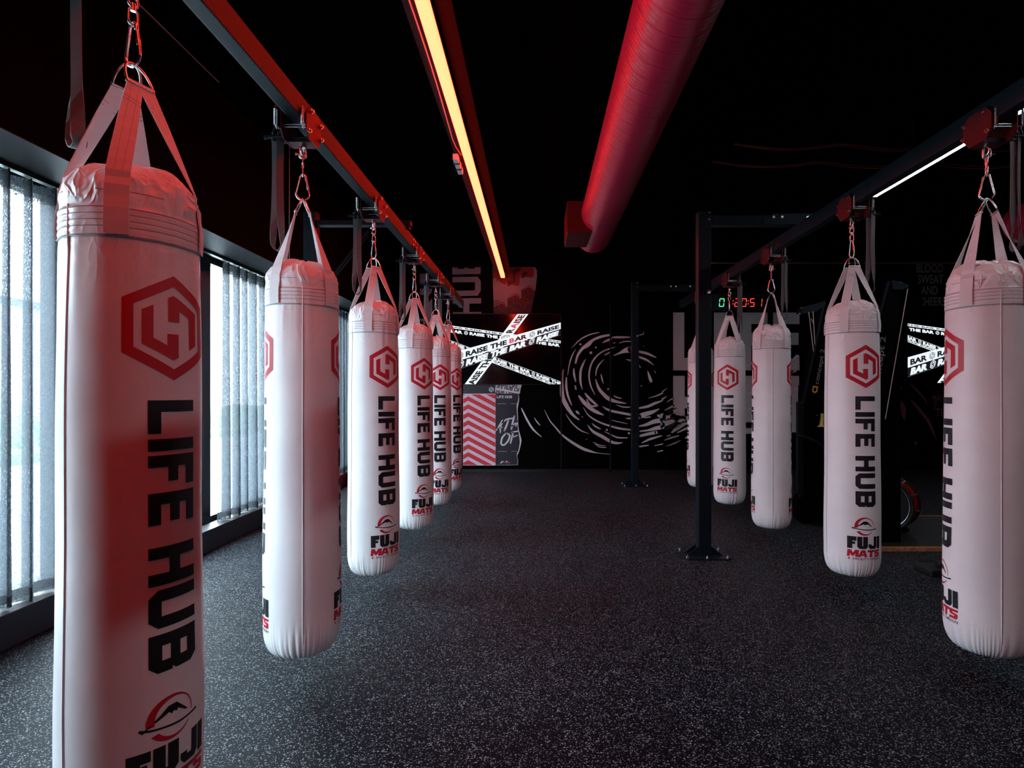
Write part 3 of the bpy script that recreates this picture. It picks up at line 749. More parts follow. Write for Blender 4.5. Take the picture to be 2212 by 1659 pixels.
mb = MB(); mb.box(-.032, .032, -5.0, 3.6, .02, .06, M['frame']); mb.box(-.032, -.0275, -5.0, 3.6, -.020, .02, M['frame']); mb.box(.0275, .032, -5.0, 3.6, -.020, .02, M['frame']); mb.build('housing', r)  # side cheeks added so the diffuser lights downward only
mb = MB()
for y in (-4, 0, 3): mb.cyl((0, y, .06), (0, y, ZC-EYE-1.953), .003, M['frame'], 6)
mb.build('suspension_wire', r)
# cable and driver beside the red strip
mb = MB(); H = EYE+2.0
mb.tube([(-.572-.085+.014*math.sin(y*2.3)+(.05 if y > 4.6 else 0)*(y-4.6)/.3, y, H+.012*math.sin(y*3.1)) for y in [i*.15 for i in range(33)]], .0045, M['cable2'], seg=6)
tag(mb.build('power_cable'), 'thin pale cable running along the left side of the red light', 'cable')
mb = MB(); mb.box(-.70, -.655, 4.72, 5.05, EYE+1.94, EYE+1.99, M['box'], .006); mb.box(-.705, -.65, 4.80, 4.82, EYE+1.935, EYE+1.995, M['frame']); mb.box(-.705, -.65, 4.92, 4.94, EYE+1.935, EYE+1.995, M['frame'])
tag(mb.build('light_driver'), 'small white driver box hanging beside the red light', 'driver box')
for k, (h, y0, x0, x1, lab) in enumerate(((2.10, 4.78, 1.66, 3.4, 'upper'), (2.02, 4.95, 1.53, 3.5, 'lower'))):
    mb = MB(); n = 50
    for q in range(2):
        mb.tube([(x0+(6-x0)*i/n, y0+.02*q, EYE+h-.012*math.sin(math.pi*i/n)*q-.045*abs(math.sin(i*.125*math.pi/1.3))) for i in range(n+1)], .004, M['cable'], seg=5)
    tag(mb.build('ceiling_cable'), '%s of the two thin red-lit cables strung below the ceiling at right' % lab, 'cable', 'red-lit cables at right')
mb = MB(); mb.cyl((2.7, 9.45, EYE+2.165), (8.5, 9.45, EYE+2.165), .008, M['wood'], 8); tag(mb.build('copper_pipe'), 'thin copper-coloured pipe running along the top of the back wall at right', 'pipe')
mb = MB(); mb.cyl((-2.26, -2.5, EYE+2.24), (-2.26, 2.86, EYE+2.24), .004, M['cable2'], 6); mb.cyl((-2.29, 3.1, EYE+2.24), (-2.29, 4.1, EYE+2.24), .004, M['cable2'], 6)
mb.box(-2.31, -2.24, 2.8, 3.15, EYE+2.235, EYE+2.28, M['frame']); tag(mb.build('ceiling_wire_run'), 'thin pale wire line on the ceiling above the largest bag', 'wire')

# ------------------------------------------------------------------ DUCTS
def duct(xc, zc, R, yend, yvent, side, label):
    r = empty('air_duct', (xc, yend, zc), 0, label, 'air duct', 'round red air ducts')
    mb = MB(); N = 64; rows = []
    y0 = -2.8-yend
    for y, k in [(y0, 1)]+[(y0+(-.03-y0)*i/60, 1) for i in range(1, 61)]+[(-.018, .985), (-.006, .95), (0, .90)]:
        rows.append([(R*k*math.cos(2*math.pi*j/N), y, R*k*math.sin(2*math.pi*j/N)) for j in range(N)])
    mb.grid(rows, M['duct'], closed=True); mb.poly(rows[-1], M['duct']); mb.poly(rows[0][::-1], M['duct']); mb.build('duct_pipe', r)
    b = MB(); x0, x1, ya, yb, za, zb = yvent
    b.box(x0-xc, x1-xc, ya-yend, yb-yend, za-zc, zb-zc, M['redplate'], .003); bo = b.build('vent_box', r)
    g = MB()
    if side == 'L':
        for i in range(9): y = ya-yend+.05+i*(yb-ya-.1)/8; g.box(x0-xc-.006, x0-xc+.002, y-.012, y+.012, za-zc+.03, zb-zc-.03, M['redplate'])
    else:
        g.box(x0-xc+.04, x1-xc-.04, ya-yend-.006, ya-yend+.001, za-zc+.04, zb-zc-.04, M['rubber'])
        for i in range(8): z = za-zc+.06+i*(zb-za-.12)/7; g.box(x0-xc+.04, x1-xc-.04, ya-yend-.010, ya-yend-.003, z-.004, z+.004, M['redplate'])
    g.build('grille', bo)
    for y in (-1.5, -4.5):
        s = MB(); s.cyl((0, y, R), (0, y, ZC-zc), .004, M['frame'], 6); s.build('hanger', r)
duct(.665, EYE+1.862, .205, 6.75, (.313, .56, 5.88, 6.47, EYE+1.66, EYE+1.99), 'L', 'large round red air duct running down the ceiling right of the red light')
duct(5.33, EYE+1.862, .205, 6.3, (5.30, 5.75, 5.75, 6.0, EYE+1.60, EYE+1.98), 'F', 'round red air duct end with a grille box at the right edge of the photo')

# ------------------------------------------------------------------ WALL GRAPHICS
def wall_pt(x, y, lay, d): return ((x-VX)/FPX*d, d-.0015-.0012*lay, EYE+(VY-y)/FPX*d)
def wall_decal(mb, shape, m, lay=0):
    for p in shape:
        for side, d in ((-1, W), (1, W2)):
            c = clip(p, -side, 0, -side*1320)
            if len(c) >= 3: mb.poly([wall_pt(q[0], q[1], lay, d) for q in c], m)
cr = lambda ox, oy, s: (lambda x, y: (ox+x/s, oy+y/s))
T = cr(1200, 690, 5.53)
SW = [[(190,345,3),(290,245,12),(400,185,14),(520,155,8)],[(240,520,22),(265,430,26),(320,350,34),(390,300,50),(450,245,30),(550,205,30),(655,185,22)],
[(145,665,6),(165,540,12),(195,440,14),(240,355,4)],[(560,280,6),(610,255,26),(660,235,26)],[(675,215,10),(740,213,26),(885,213,14)],[(765,282,8),(820,265,12),(895,262,10)],
[(470,900,6),(420,790,16),(400,670,18),(425,540,18),(480,450,18),(560,385,14),(650,348,12)],[(665,345,10),(710,330,6)],[(590,425,12),(655,388,16)],
[(700,430,12),(770,400,24),(840,370,60),(898,360,78)],[(840,478,4),(898,490,24)],[(482,670,10),(490,600,16),(520,540,16),(575,480,6)],[(320,835,6),(298,740,24),(300,620,26),(330,530,20),(362,472,4)],
[(218,590,12),(222,660,24),(240,740,14)],[(543,655,8),(555,710,18),(572,768,4)],[(480,715,8),(510,810,30),(560,880,40),(640,950,44),(740,985,30),(845,1003,6)],
[(698,912,8),(730,930,14),(785,943,10)],[(728,1020,6),(800,1045,14),(888,1048,12)],[(92,600,12),(78,700,30),(75,820,45),(85,930,50),(130,1030,50),(190,1120,36),(240,1170,24),(282,1198,12)],
[(130,695,14),(128,800,26),(145,900,24),(170,970,20),(195,1028,6)],[(-405,1064,14),(-345,1190,22),(-270,1310,20),(-168,1403,8)],[(-254,1175,6),(-220,1225,14),(-186,1264,8)],
[(-133,1078,4),(-70,1205,12),(0,1290,16),(80,1380,20),(200,1470,30),(320,1540,34),(400,1570,30),(500,1595,8),(665,1612,6)],[(122,1130,4),(200,1240,14),(300,1325,14),(400,1365,4)],
[(330,1050,4),(400,1150,14),(520,1225,18),(660,1275,22),(780,1305,24),(890,1318,20)],[(560,1040,6),(620,1075,24),(700,1100,28),(890,1137,28)],
[(280,915,20),(340,990,44),(430,1070,44),(500,1110,36),(570,1140,14)],[(355,885,18),(400,940,30),(500,1030,22)],[(375,960,14),(420,1030,20),(490,1035,20)],[(845,1182,12),(888,1183,22)],
[(675,1205,8),(760,1225,10),(858,1247,6)],[(380,1258,4),(450,1340,30),(560,1400,40),(660,1460,34),(740,1478,26),(800,1470,8)],[(435,1243,6),(480,1280,20),(535,1308,10)],
[(585,1340,6),(660,1375,10),(740,1410,18),(858,1415,12)],[(445,1465,4),(520,1500,10),(600,1510,6)],[(470,1485,4),(520,1522,8),(600,1530,10)],[(1000,385,28),(1100,410,30),(1200,455,10)],[(1000,450,26),(1090,485,24),(1172,545,6)],
[(1100,615,4),(1120,680,30),(1140,735,34),(1142,750,14)],[(1180,612,6),(1195,638,10)],[(1000,545,6),(1012,572,16)],[(1110,940,4),(1200,915,12),(1277,880,18)],[(1277,862,14),(1332,822,3)],
[(997,1060,22),(1100,1040,30),(1180,1005,30),(1277,970,14)],[(1277,952,24),(1330,918,4)],[(997,1160,60),(1080,1130,54),(1160,1105,40),(1235,1070,12)],[(1060,1175,12),(1128,1165,16)],
[(997,1275,14),(1080,1258,34),(1180,1220,50),(1277,1205,56)],[(1010,1335,18),(1100,1325,22),(1200,1300,45),(1277,1285,50)],[(997,1395,30),(1100,1370,34),(1200,1350,40)],
[(1032,1475,10),(1130,1430,26),(1265,1390,14)],[(997,1520,22),(1108,1503,14)],[(1185,1507,8),(1278,1488,14)],[(1217,1580,10),(1278,1567,14)],
[(297,297,24)],[(422,398,32)],[(481,335,20)],[(628,833,22)],[(320,1163,14)],[(370,1432,12)],[(613,1320,24)],[(876,1360,26)],[(1228,1150,30)],[(1024,796,14)],[(1053,320,12)],
[(245,1095,12),(262,1110,26),(285,1132,8)],[(236,795,18),(243,832,20)],[(690,285,10),(712,278,10)],[(1000,185,8),(1045,178,10),(1052,150,6)]]
# shift the two small strokes left of the swirl into place
mb = MB()
for s in SW:
    wall_decal(mb, xf(stroke(s), T), M['mural'])
tag(mb.build('swirl_mural', fix=False), 'large pale brushstroke swirl painted on the black back wall behind the far post', 'wall graphic')
mb = MB()
def L_(sh): wall_decal(mb, sh, M['mural_life'])
L_([R_(1454, 675, 1478, 800), R_(1478, 773, 1528, 800), R_(1542, 675, 1570, 800), R_(1598, 675, 1623, 800), R_(1623, 675, 1658, 700), R_(1623, 719, 1655, 745),
    R_(1670, 675, 1694, 800), R_(1694, 675, 1727, 700), R_(1694, 719, 1725, 745), R_(1694, 775, 1727, 800)])
L_([R_(1454, 812, 1479, 905), R_(1505, 812, 1529, 937), R_(1479, 857, 1505, 882), R_(1553, 812, 1578, 925), R_(1604, 812, 1629, 925), R_(1553, 912, 1629, 937),
    R_(1650, 812, 1675, 937), R_(1675, 812, 1726, 832), R_(1675, 862, 1724, 881), R_(1675, 909, 1725, 934), R_(1704, 832, 1724, 862), R_(1702, 881, 1722, 909)])
for s in ([(1330,990,6),(1370,960,14),(1407,945,20)],[(1305,1085,8),(1360,1058,20),(1410,1030,26)],[(1278,1165,90),(1340,1175,50),(1410,1150,60)],[(1280,1260,60),(1350,1230,60),(1450,1180,70)],[(1390,1350,20),(1480,1280,50),(1585,1230,20)],
          [(1460,1350,16),(1590,1290,30)],[(1295,1445,4),(1380,1415,20),(1470,1390,14)],[(1320,1515,4),(1420,1480,16),(1495,1443,4)],[(1330,1395,10),(1365,1385,20)],[(1555,1415,20),(1590,1400,30)],[(1400,1160,60),(1490,1190,80),(1560,1180,50)]):
    wall_decal(mb, xf(stroke(s), T), M['mural_life'])
# brushwork cutting across the letters
for s in ([(1340,1120,6),(1400,1075,16),(1450,1060,6)],[(1300,1205,6),(1380,1185,22),(1430,1165,6)],[(1430,1120,8)],[(1465,1100,8)],[(1490,1125,8)],[(1455,1185,6),(1500,1165,12),(1530,1145,6)],[(1300,1320,10),(1400,1260,30),(1455,1205,14)],
          [(1440,1260,4),(1500,1240,14),(1540,1200,4)],[(1350,1310,6),(1440,1290,10),(1500,1250,6)]):
    wall_decal(mb, xf(stroke(s), T), M['mural_blk'], 1)
for s in ([(1612,792,4),(1626,783,4)],[(1612,852,3),(1628,846,3)],[(1614,888,4),(1630,875,3)],[(1712,778,4),(1722,770,8),(1724,775,3)],[(1711,788,3),(1724,780,3)],[(1712,797,3),(1723,787,4)],[(1712,804,3),(1720,801,3)],[(1712,842,3),(1722,838,4),(1720,848,2)],[(1713,856,3),(1722,852,2)],[(1714,887,3),(1722,886,3)]):
    wall_decal(mb, stroke(s), M['mural'], 2)
tag(mb.build('life_hub_lettering', fix=False), 'huge grey LIFE HUB block letters on the back wall behind the right bags', 'wall graphic')
mb = MB()
T2 = cr(890, 560, 12.76)
mb_a = mb; mb_b = MB(); _k = 0
for p in ([(1110,225),(1265,235),(1265,270),(1440,265),(1440,235),(1555,230),(1555,262),(1730,262),(1730,220),(1890,218),(1890,405),(1110,420)],
          [(1115,490),(1815,482),(1898,610),(1898,860),(1815,1003),(1115,1020),(1115,870),(1720,862),(1740,830),(1740,650),(1720,630),(1115,638)],
          [(1120,1080),(1905,1070),(1905,1220),(1580,1222),(1580,1455),(1910,1450),(1910,1515),(1125,1520),(1125,1460),(1415,1457),(1415,1228),(1120,1230)],
          [(215,395),(440,395),(440,320),(560,320),(560,560),(490,670),(215,675)],[(215,810),(550,810),(550,910),(440,1040),(440,985),(215,980)],
          [(440,1200),(560,1075),(560,1690),(430,1690),(430,1500)],[(215,1640),(430,1640),(430,1700),(215,1700)],[(0,1080),(60,1080),(60,1500),(0,1500)]):
    _k += 1; wall_decal(mb_a if _k <= 3 else mb_b, xf(tess(p), T2), M['mural_grey'])
tag(mb_a.build('sideways_lettering', fix=False), 'grey sideways block letters HU high on the back wall left of the torn poster', 'wall graphic')
tag(mb_b.build('sideways_lettering', fix=False), 'grey sideways letters on the back wall glimpsed behind the straps of a left bag', 'wall graphic')
mb = MB(); T3 = cr(1060, 565, 13.27)
wall_decal(mb, xf(tess([(50,165),(1270,160),(1325,250),(1330,420),(1280,830),(1180,1200),(1150,1480),(90,1480)]), T3), M['mural_grey'])
for p in ([(60,180),(60,500),(160,460),(180,560),(210,570),(245,490),(260,600),(430,670),(450,580),(480,700),(520,715),(610,660),(740,700),(820,680),(840,350),(870,470),(920,480),(1010,435),(1130,465),(1225,440),(1240,180)],):
    wall_decal(mb, xf(tess(p), T3), M['mural_dkred'], 1)
for p in ([(480,540),(640,560),(640,250),(850,170),(860,260),(690,370),(700,590),(500,700)],[(880,380),(940,290),(1100,300),(1040,380),(900,470)],[(380,420),(480,300),(490,420),(270,540),(270,480)],[(875,820),(1110,730),(1240,830),(1280,830),(1150,1480),(90,1480),(90,1300),(300,1200),(415,1240),(425,1310),(480,1290),(480,1060),(710,960),(820,1010),(825,1080),(875,1050)]):
    wall_decal(mb, xf(tess(p), T3), M['mural_blk'], 2)
for s in ([(880,820,10),(1110,700,30),(1215,770,24),(1110,830,20),(1060,800,16),(1070,990,20)],[(900,900,10),(1020,770,24)],[(1220,840,24),(1120,920,16),(1240,975,18)],[(485,1045,10),(710,930,30),(820,1000,24),(720,1040,20),(650,1040,16),(665,1230,20)],[(510,1110,10),(610,1010,24)],
          [(900,1035,20),(720,1150,16),(860,1215,20),(860,1320,10)],[(920,1030,24),(1070,1110,20),(970,1190,20),(850,1100,14)],[(90,1265,20),(300,1165,30),(415,1230,24),(330,1270,16),(240,1270,20),(260,1460,20)],[(530,1265,24),(300,1385,18),(460,1470,16)],[(540,1270,24),(670,1350,20),(580,1410,16),(580,1480,16)],
          [(640,1450,16),(740,1380,20),(860,1440,20),(850,1480,16)],[(940,1290,24),(1140,1135,28),(1190,1170,20)],[(950,1390,16),(1040,1210,20),(1170,1245,14)]):
    wall_decal(mb, clip_rect(xf(stroke(s), T3), 1064, 1160, 570, 677), M['mural_dkred'], 3)
for y in (1120, 1155, 1190, 1228): wall_decal(mb, xf([R_(85, y-7, 255-(y-1120)*.8, y+7)], T3), M['mural_blk'], 3)
tag(mb.build('torn_poster', fix=False), 'torn grey poster with dark red block shapes above the left screen', 'wall graphic')
# striped panel
mb = MB(); T4 = cr(980, 820, 7.9)
wall_decal(mb, [xf([R_(160, 240, 715, 1465)], T4)[0]], M['mural_pink'])
for k in range(-3, 11):
    y = 285+136*k
    for p in ([(160, y+50), (248, y), (248, y+76), (160, y+126)], [(248, y), (720, y+250), (720, y+326), (248, y+76)]):
        wall_decal(mb, xf(clip_rect([p], 163, 712, 252, 1457), T4), M['mural_red'], 1)
wall_decal(mb, xf([R_(249, 252, 251, 1457)], T4), M['mural_line'], 2)
tag(mb.build('chevron_panel', fix=False), 'red and pale pink chevron panel on the back wall beside the farthest left bag', 'wall graphic')
mb = MB()
wall_decal(mb, xf([R_(160, 95, 708, 238)], T4), M['mural_navy'])
wall_decal(mb, xf(hexlogo(46), lambda x, y: T4(x+643, 170-y)), M['mural'], 1)
for s in ([(200,180,5),(180,140,5),(215,95,5)],[(165,215,5),(225,200,5),(250,140,5),(290,100,5)]): wall_decal(mb, xf(stroke(s), T4), M['mural_line'], 1)
tag(mb.build('badge_panel', fix=False), 'dark panel with a small white hexagon badge under the left screen', 'wall graphic')
mb = MB()
torn = [(720,240),(1105,240),(1108,340),(1080,440),(1092,560),(1085,640),(1110,860),(1150,1050),(1105,1240),(1080,1300),(1095,1380),(1090,1455),(725,1460)]
wall_decal(mb, xf(tess(torn), T4), M['mural_navy'])
wall_decal(mb, xf(stroke([(1105,240,6),(1110,340,14),(1090,430,26),(1084,520,14),(1092,640,12),(1098,800,12),(1115,900,14),(1138,1010,30),(1140,1070,26),(1115,1200,16),(1088,1270,18),(1080,1300,6),(1095,1370,6),(1090,1455,8)]), T4), M['mural'], 2)
wall_decal(mb, xf(stroke([(725,1457,5),(900,1458,6),(1092,1455,5)]), T4), M['mural'], 1)
wall_decal(mb, xf(lifehub(), lambda x, y: T4(735+x/LH_W*262, 317-y/.13*45)), M['mural'], 1)
for i in range(9): wall_decal(mb, xf([R_(722+i*43, 950, 724+i*43, 1455)], T4), M['mural_line'], 1)
for i in range(13): wall_decal(mb, xf([R_(722, 975+i*40, 1085, 977+i*40)], T4), M['mural_line'], 1)
for x, y, t, w in ((745, 418, 'PURPOSE BUILT', 155), (975, 418, 'MORE IN S', 115), (755, 1232, 'PURPOSE BUILT', 155), (985, 1232, 'MORE IN S', 115)):
    wall_decal(mb, xf(text_fit(t, w, 13, .0), lambda a, b, x=x, y=y: T4(x+a, y-b)), M['mural'], 1)
# brush lettering
for s in ([(722,870,20),(770,800,24),(830,705,30),(860,700,10)],[(850,702,26),(800,800,26),(795,905,24)],[(745,830,18),(830,815,18)],[(835,735,14),(900,680,26),(1000,660,24)],[(935,690,30),(900,790,32),(865,870,30)],
          [(1035,625,30),(1010,720,34),(985,845,30)],[(980,800,20),(1060,740,22),(1100,700,10)],[(1090,700,24),(1060,790,28)],
          [(900,910,26),(830,990,30),(810,1090,30),(860,1115,26),(930,1040,28),(955,950,28),(905,915,24)],[(990,900,24),(1110,875,22)],[(1015,905,28),(990,1000,32),(970,1085,26)],[(1000,985,20),(1090,950,20)]):
    wall_decal(mb, clip_rect(xf(stroke(s), T4), 1071.2, 1120, 820, 1004), M['mural'], 2)
for x, y, w, h, m in ((815,1390,34,20,'mural'),(795,1408,30,22,'mural'),(850,1395,30,16,'mural_grey'),(870,1405,24,20,'mural_red'),(893,1388,26,20,'mural'),(935,1405,28,22,'mural_red'),(905,1408,20,18,'mural_grey')):
    wall_decal(mb, xf([R_(x, y, x+w, y+h)], T4), M[m], 2)
tag(mb.build('brush_lettering_poster', fix=False), 'dark torn-edge poster with white brush lettering ATH OF on the back wall', 'wall graphic')
mb = MB()
p = [(705,95),(1160,90),(1140,160),(1130,238),(710,238)]
wall_decal(mb, xf(tess(p), T4), M['mural'])
for i, (x, y) in enumerate(((620, 50), (700, 115), (560, 175), (640, 240))):
    for rep in (0, 1):
        wall_decal(mb, clip_rect(xf(lifehub(), lambda a, b, x=x, y=y, rep=rep: T4(x+rep*330+a/LH_W*300+b*60, y+20+a/LH_W*55-b/.13*52+rep*60)), 1069.8, 1122, 832, 850), M['mural_blk'], 1)
tag(mb.build('torn_lettering_strip', fix=False), 'short torn pale strip with repeated black LIFE HUB lettering above the brush poster', 'wall graphic')
# right hand graphics
mb = MB(); T5 = cr(1900, 560, 4.147)
for i, (t, x, y, w) in enumerate((('BLOOD', 330, 118, 240), ('SWEAT', 340, 215, 232), ('AND', 372, 315, 148), ('CHEERS', 352, 415, 240))):
    wall_decal(mb, clip_rect(xf(text_fit(t, w, 78, .02), lambda a, b, x=x, y=y: T5(x+a, y-b)), 1900+(330+i*18)/4.147, 2120, 560, 700), M['mural_dim'])
tag(mb.build('slogan_lettering', fix=False), 'dim grey slogan lettering high on the back wall left of the nearest right bag', 'wall graphic')
mb = MB()
for s in ([(75,920,20),(95,980,26),(118,1058,8)],[(105,930,16),(120,955,10)],[(110,970,14),(155,1050,8)],[(50,1125,10),(120,1190,30),(180,1240,14)],[(110,1240,26),(170,1280,40),(210,1330,46),(215,1400,34),(222,1430,16)],[(183,1145,10),(200,1160,16)],
          [(265,1110,8),(340,1180,16),(400,1250,14),(430,1310,3)],[(275,1255,6),(350,1340,26),(440,1460,24),(508,1620,3)],[(30,1255,4),(70,1300,14),(98,1335,4)],[(150,1343,18)],[(155,1468,10)],[(322,1508,10)],[(322,1645,26)],[(20,1350,6),(50,1425,8)],[(225,1078,8),(240,1100,4)],[(95,1608,8)],[(30,1590,8)]):
    wall_decal(mb, xf(stroke(s), T5), M['mural_rose'])
tag(mb.build('splash_mural', fix=False), 'dusty rose paint splashes on the back wall below the right screen', 'wall graphic')
mb = MB()
for t, x, y, w in (('MAN', 470, 1272, 115), ('OF', 470, 1340, 45), ('ATES', 455, 1402, 155)):
    wall_decal(mb, clip_rect(xf(text_fit(t, w, 68, .02), lambda a, b, x=x, y=y: T5(x+a, y-b)), 1900+(478 if y < 1390 else 500)/4.147, 2120, 560, 1000), M['mural_rose'])
wall_decal(mb, xf(stroke([(470,1190,3),(480,1290,3),(510,1400,3),(540,1500,3)]), T5), M['mural_rose'])
wall_decal(mb, xf([R_(470, 1186, 700, 1190)], T5), M['mural_rose'])
tag(mb.build('red_lettering', fix=False), 'dull red lettering cut off by the nearest right bag, low on the back wall', 'wall graphic')

# ------------------------------------------------------------------ SCREENS
def quadmap(q):                      # q: bottom-left, bottom-right, top-right, top-left
    return lambda u, v: tuple((1-u)*(1-v)*q[0][k]+u*(1-v)*q[1][k]+u*v*q[2][k]+(1-u)*v*q[3][k] for k in (0, 1))
def row(items, gap=.6):
    # items: words and '@' badges laid out on one line, height 1
    x = 0; out = []; 
    for it, col in items:
        jn = it.endswith('~'); it = it.rstrip('~')
        if it == '@':
            out.append((xf(hexlogo(.72), lambda a, b, x=x: (a+x+.6, b+.5)), col)); x += 1.2+gap
        else:
            t, w = font(it, BOLD[0]); out.append((xf(t, lambda a, b, x=x: (a*1.5+x, b)), col)); x += w*1.5+(.0 if jn else gap)
    return out, x-gap
BOLD = [.03]
def screen(px0, px1, py0, py1, off, label, d):
    r = empty('wall_screen', ((((px0+px1)/2)-VX)/FPX*d, d-.03, EYE+(VY-py1)/FPX*d), 0, label, 'screen', 'wall mounted screens')
    k = d/FPX; cx = (px0+px1)/2
    def P(x, y, lay): return ((x-cx)*k, -.0015-.0012*lay, (py1-y)*k)
    mb = MB(); mb.box((px0-cx-1.2)*k, (px1-cx+1.2)*k, .0, .028, -1.2*k, (py1-py0+1.2)*k, M['frame']); mb.build('bezel', r)
    mb = MB(); mb.poly([P(px0, py1, 0), P(px1, py1, 0), P(px1, py0, 0), P(px0, py0, 0)], M['screen']); 
    F = lambda x, y: (970+x/8.848+off, 670+y/8.848)
    def put(sh, m, lay):
        for p in clip_rect(xf(sh, F), px0, px1, py0, py1): mb.poly([P(q[0], q[1], lay) for q in p], m)
    def tape(q, items, bgm, lay, u0=0, u1=1, v0=.2, v1=.8, shear=0, bold=.03, frame=None):
        BOLD[0] = bold
        if bgm: put([[tuple(p) for p in q]], bgm, lay)
        if items:
            qm = quadmap(q); rr, w = row(items)
            for sh, m in rr: put(xf(sh, lambda a, b: qm(u0+(a+b*shear)/w*(u1-u0), v0+b*(v1-v0))), m, lay+.5)
    Bk, Wh, Rd, Gy = M['scr_black'], M['scr_white'], M['scr_red'], M['scr_grey']
    # thin rising-falling tapes behind
    q = [(-260, 305), (2140, 637), (2140, 590), (-260, 255)]
    tape(q, [('THE', Bk), ('BAR', Bk), ('RAISE', Bk), ('THE', Bk), ('BAR', Bk), ('RAISE', Bk), ('THE', Bk), ('BAR', Bk)], Wh, 1, 0, 1, .25, .75)
    q = [(-260, 395), (2140, 712), (2140, 645), (-260, 325)]
    tape(q, [('THE', Wh), ('BAR', Wh), ('@', Wh), ('RAISE', Wh), ('THE', Wh), ('BAR', Wh), ('@', Wh), ('RAISE', Wh), ('THE', Wh), ('BAR', Wh)], None, 1, .02, .99, .1, .88, bold=.06)
    q = [(-260, 545), (2140, 1440), (2140, 1385), (-260, 480)]
    tape(q, [('BAR', Wh), ('@', Wh), ('RAISE', Wh), ('THE', Wh), ('BAR', Wh), ('@', Wh), ('RAISE', Wh), ('THE', Wh), ('BAR', Wh), ('@', Wh), ('RAISE', Wh), ('THE', Wh)], None, 1, .0, 1, .0, .95, bold=.06)
    put([[(-260, 470), (2140, 1368), (2140, 1374), (-260, 476)]], Wh, 1)
    q = [(-260, 600), (2140, 1500), (2140, 1455), (-260, 555)]
    tape(q, [('BAR', Bk), ('RAISE', Bk), ('THE', Bk), ('BAR', Bk), ('@', Gy), ('RAISE', Bk), ('THE', Bk), ('BAR', Bk), ('RAISE', Bk)], Wh, 1, 0, 1, .25, .78)
    # steep tape
    q = [(510, 1420), (1520, 75), (1310, 75), (300, 1420)]
    tape(q, [('AISE', Bk), ('THE', Bk), ('BAR', Bk), ('@', Gy), ('R~', Bk), ('A~', Rd), ('ISE', Bk)], Wh, 3, .0, .985, .22, .78, bold=.045)
    # main pair
    q = [(-240, 1105), (2140, 361), (2140, 239), (-240, 904)]
    tape(q, [('BAR', Bk), ('@', Gy), ('RAISE', Bk), ('THE', Bk), ('B~', Rd), ('AR', Bk), ('@', Gy), ('RAISE', Bk)], Wh, 5, .02, .985, .20, .74, bold=.045)
    q = [(-240, 1270), (2140, 470), (2140, 375), (-240, 1120)]
    tape(q, [('BAR', Wh), ('@', Wh), ('RAISE', Wh), ('THE', Wh), ('BAR', Wh), ('@', Wh), ('RAISE', Wh)], M['scr_black'], 5, .02, .975, .12, .92, .25, bold=.07)
    put([[(-240, 1275), (2140, 475), (2140, 478), (-240, 1280)]], Gy, 7)
    mb.build('display', r, fix=False)
screen(943, 1211, 679, 830, 0, 'wall screen showing crossed white tape lettering behind the left row of bags', W)
screen(1958, 2226, 672, 827, 1015, 'wall screen with white tape lettering beside the nearest right bag', W2)
# ------------------------------------------------------------------ CLOCK
d = W2-.02
r = empty('interval_timer', ((1615-VX)/FPX*d, d, EYE+(VY-672)/FPX*d), 0, 'black wall timer with green and red glowing digits above the right bags', 'digital clock')
k = d/FPX
mb = MB(); mb.box(-78*k, 78*k, -.03, .018, 0, 37*k, M['frame'], .004); mb.build('housing', r)
SEG = {'0': 'abcdef', '2': 'abged', '5': 'afgcd', '1': 'bc'}
def seg(ch, x0, x1, y0, y1):
    t = (x1-x0)*.17; ym = (y0+y1)/2; g = t*.35; out = []
    hb = lambda y: [(x0+g, y), (x0+t, y-t/2), (x1-t, y-t/2), (x1-g, y), (x1-t, y+t/2), (x0+t, y+t/2)]
    vb = lambda x, a, b: [(x, a+g), (x-t/2, a+t), (x-t/2, b-t), (x, b-g), (x+t/2, b-t), (x+t/2, a+t)]
    D = {'a': hb(y0+t/2), 'g': hb(ym), 'd': hb(y1-t/2), 'f': vb(x0+t/2, y0, ym), 'b': vb(x1-t/2, y0, ym), 'e': vb(x0+t/2, ym, y1), 'c': vb(x1-t/2, ym, y1)}
    return [[(x+(y1-y)*.10, y) for x, y in D[s]] for s in SEG[ch]]
for ch, xa, xb, m in (('0', 582, 640, 'dig_green'), ('2', 755, 803, 'dig_red'), ('0', 833, 888, 'dig_red'), ('5', 925, 978, 'dig_red'), ('1', 1020, 1062, 'dig_red')):
    mb = MB()
    for p in seg(ch, xa-5, xb-5, 545, 640): mb.poly([((1440+q[0]/5.184-1615)*k, -.0315, (672-(540+q[1]/5.184))*k) for q in p], M[m])
    mb.build('digit', r, fix=False)
mb = MB()
for x in (737, 907):
    for y in (573, 607): mb.poly([((1440+q[0]/5.184-1615)*k, -.0315, (672-(540+q[1]/5.184))*k) for q in circ(x, y, 6, 8)], M['dig_red'])
mb.build('colon', r, fix=False)

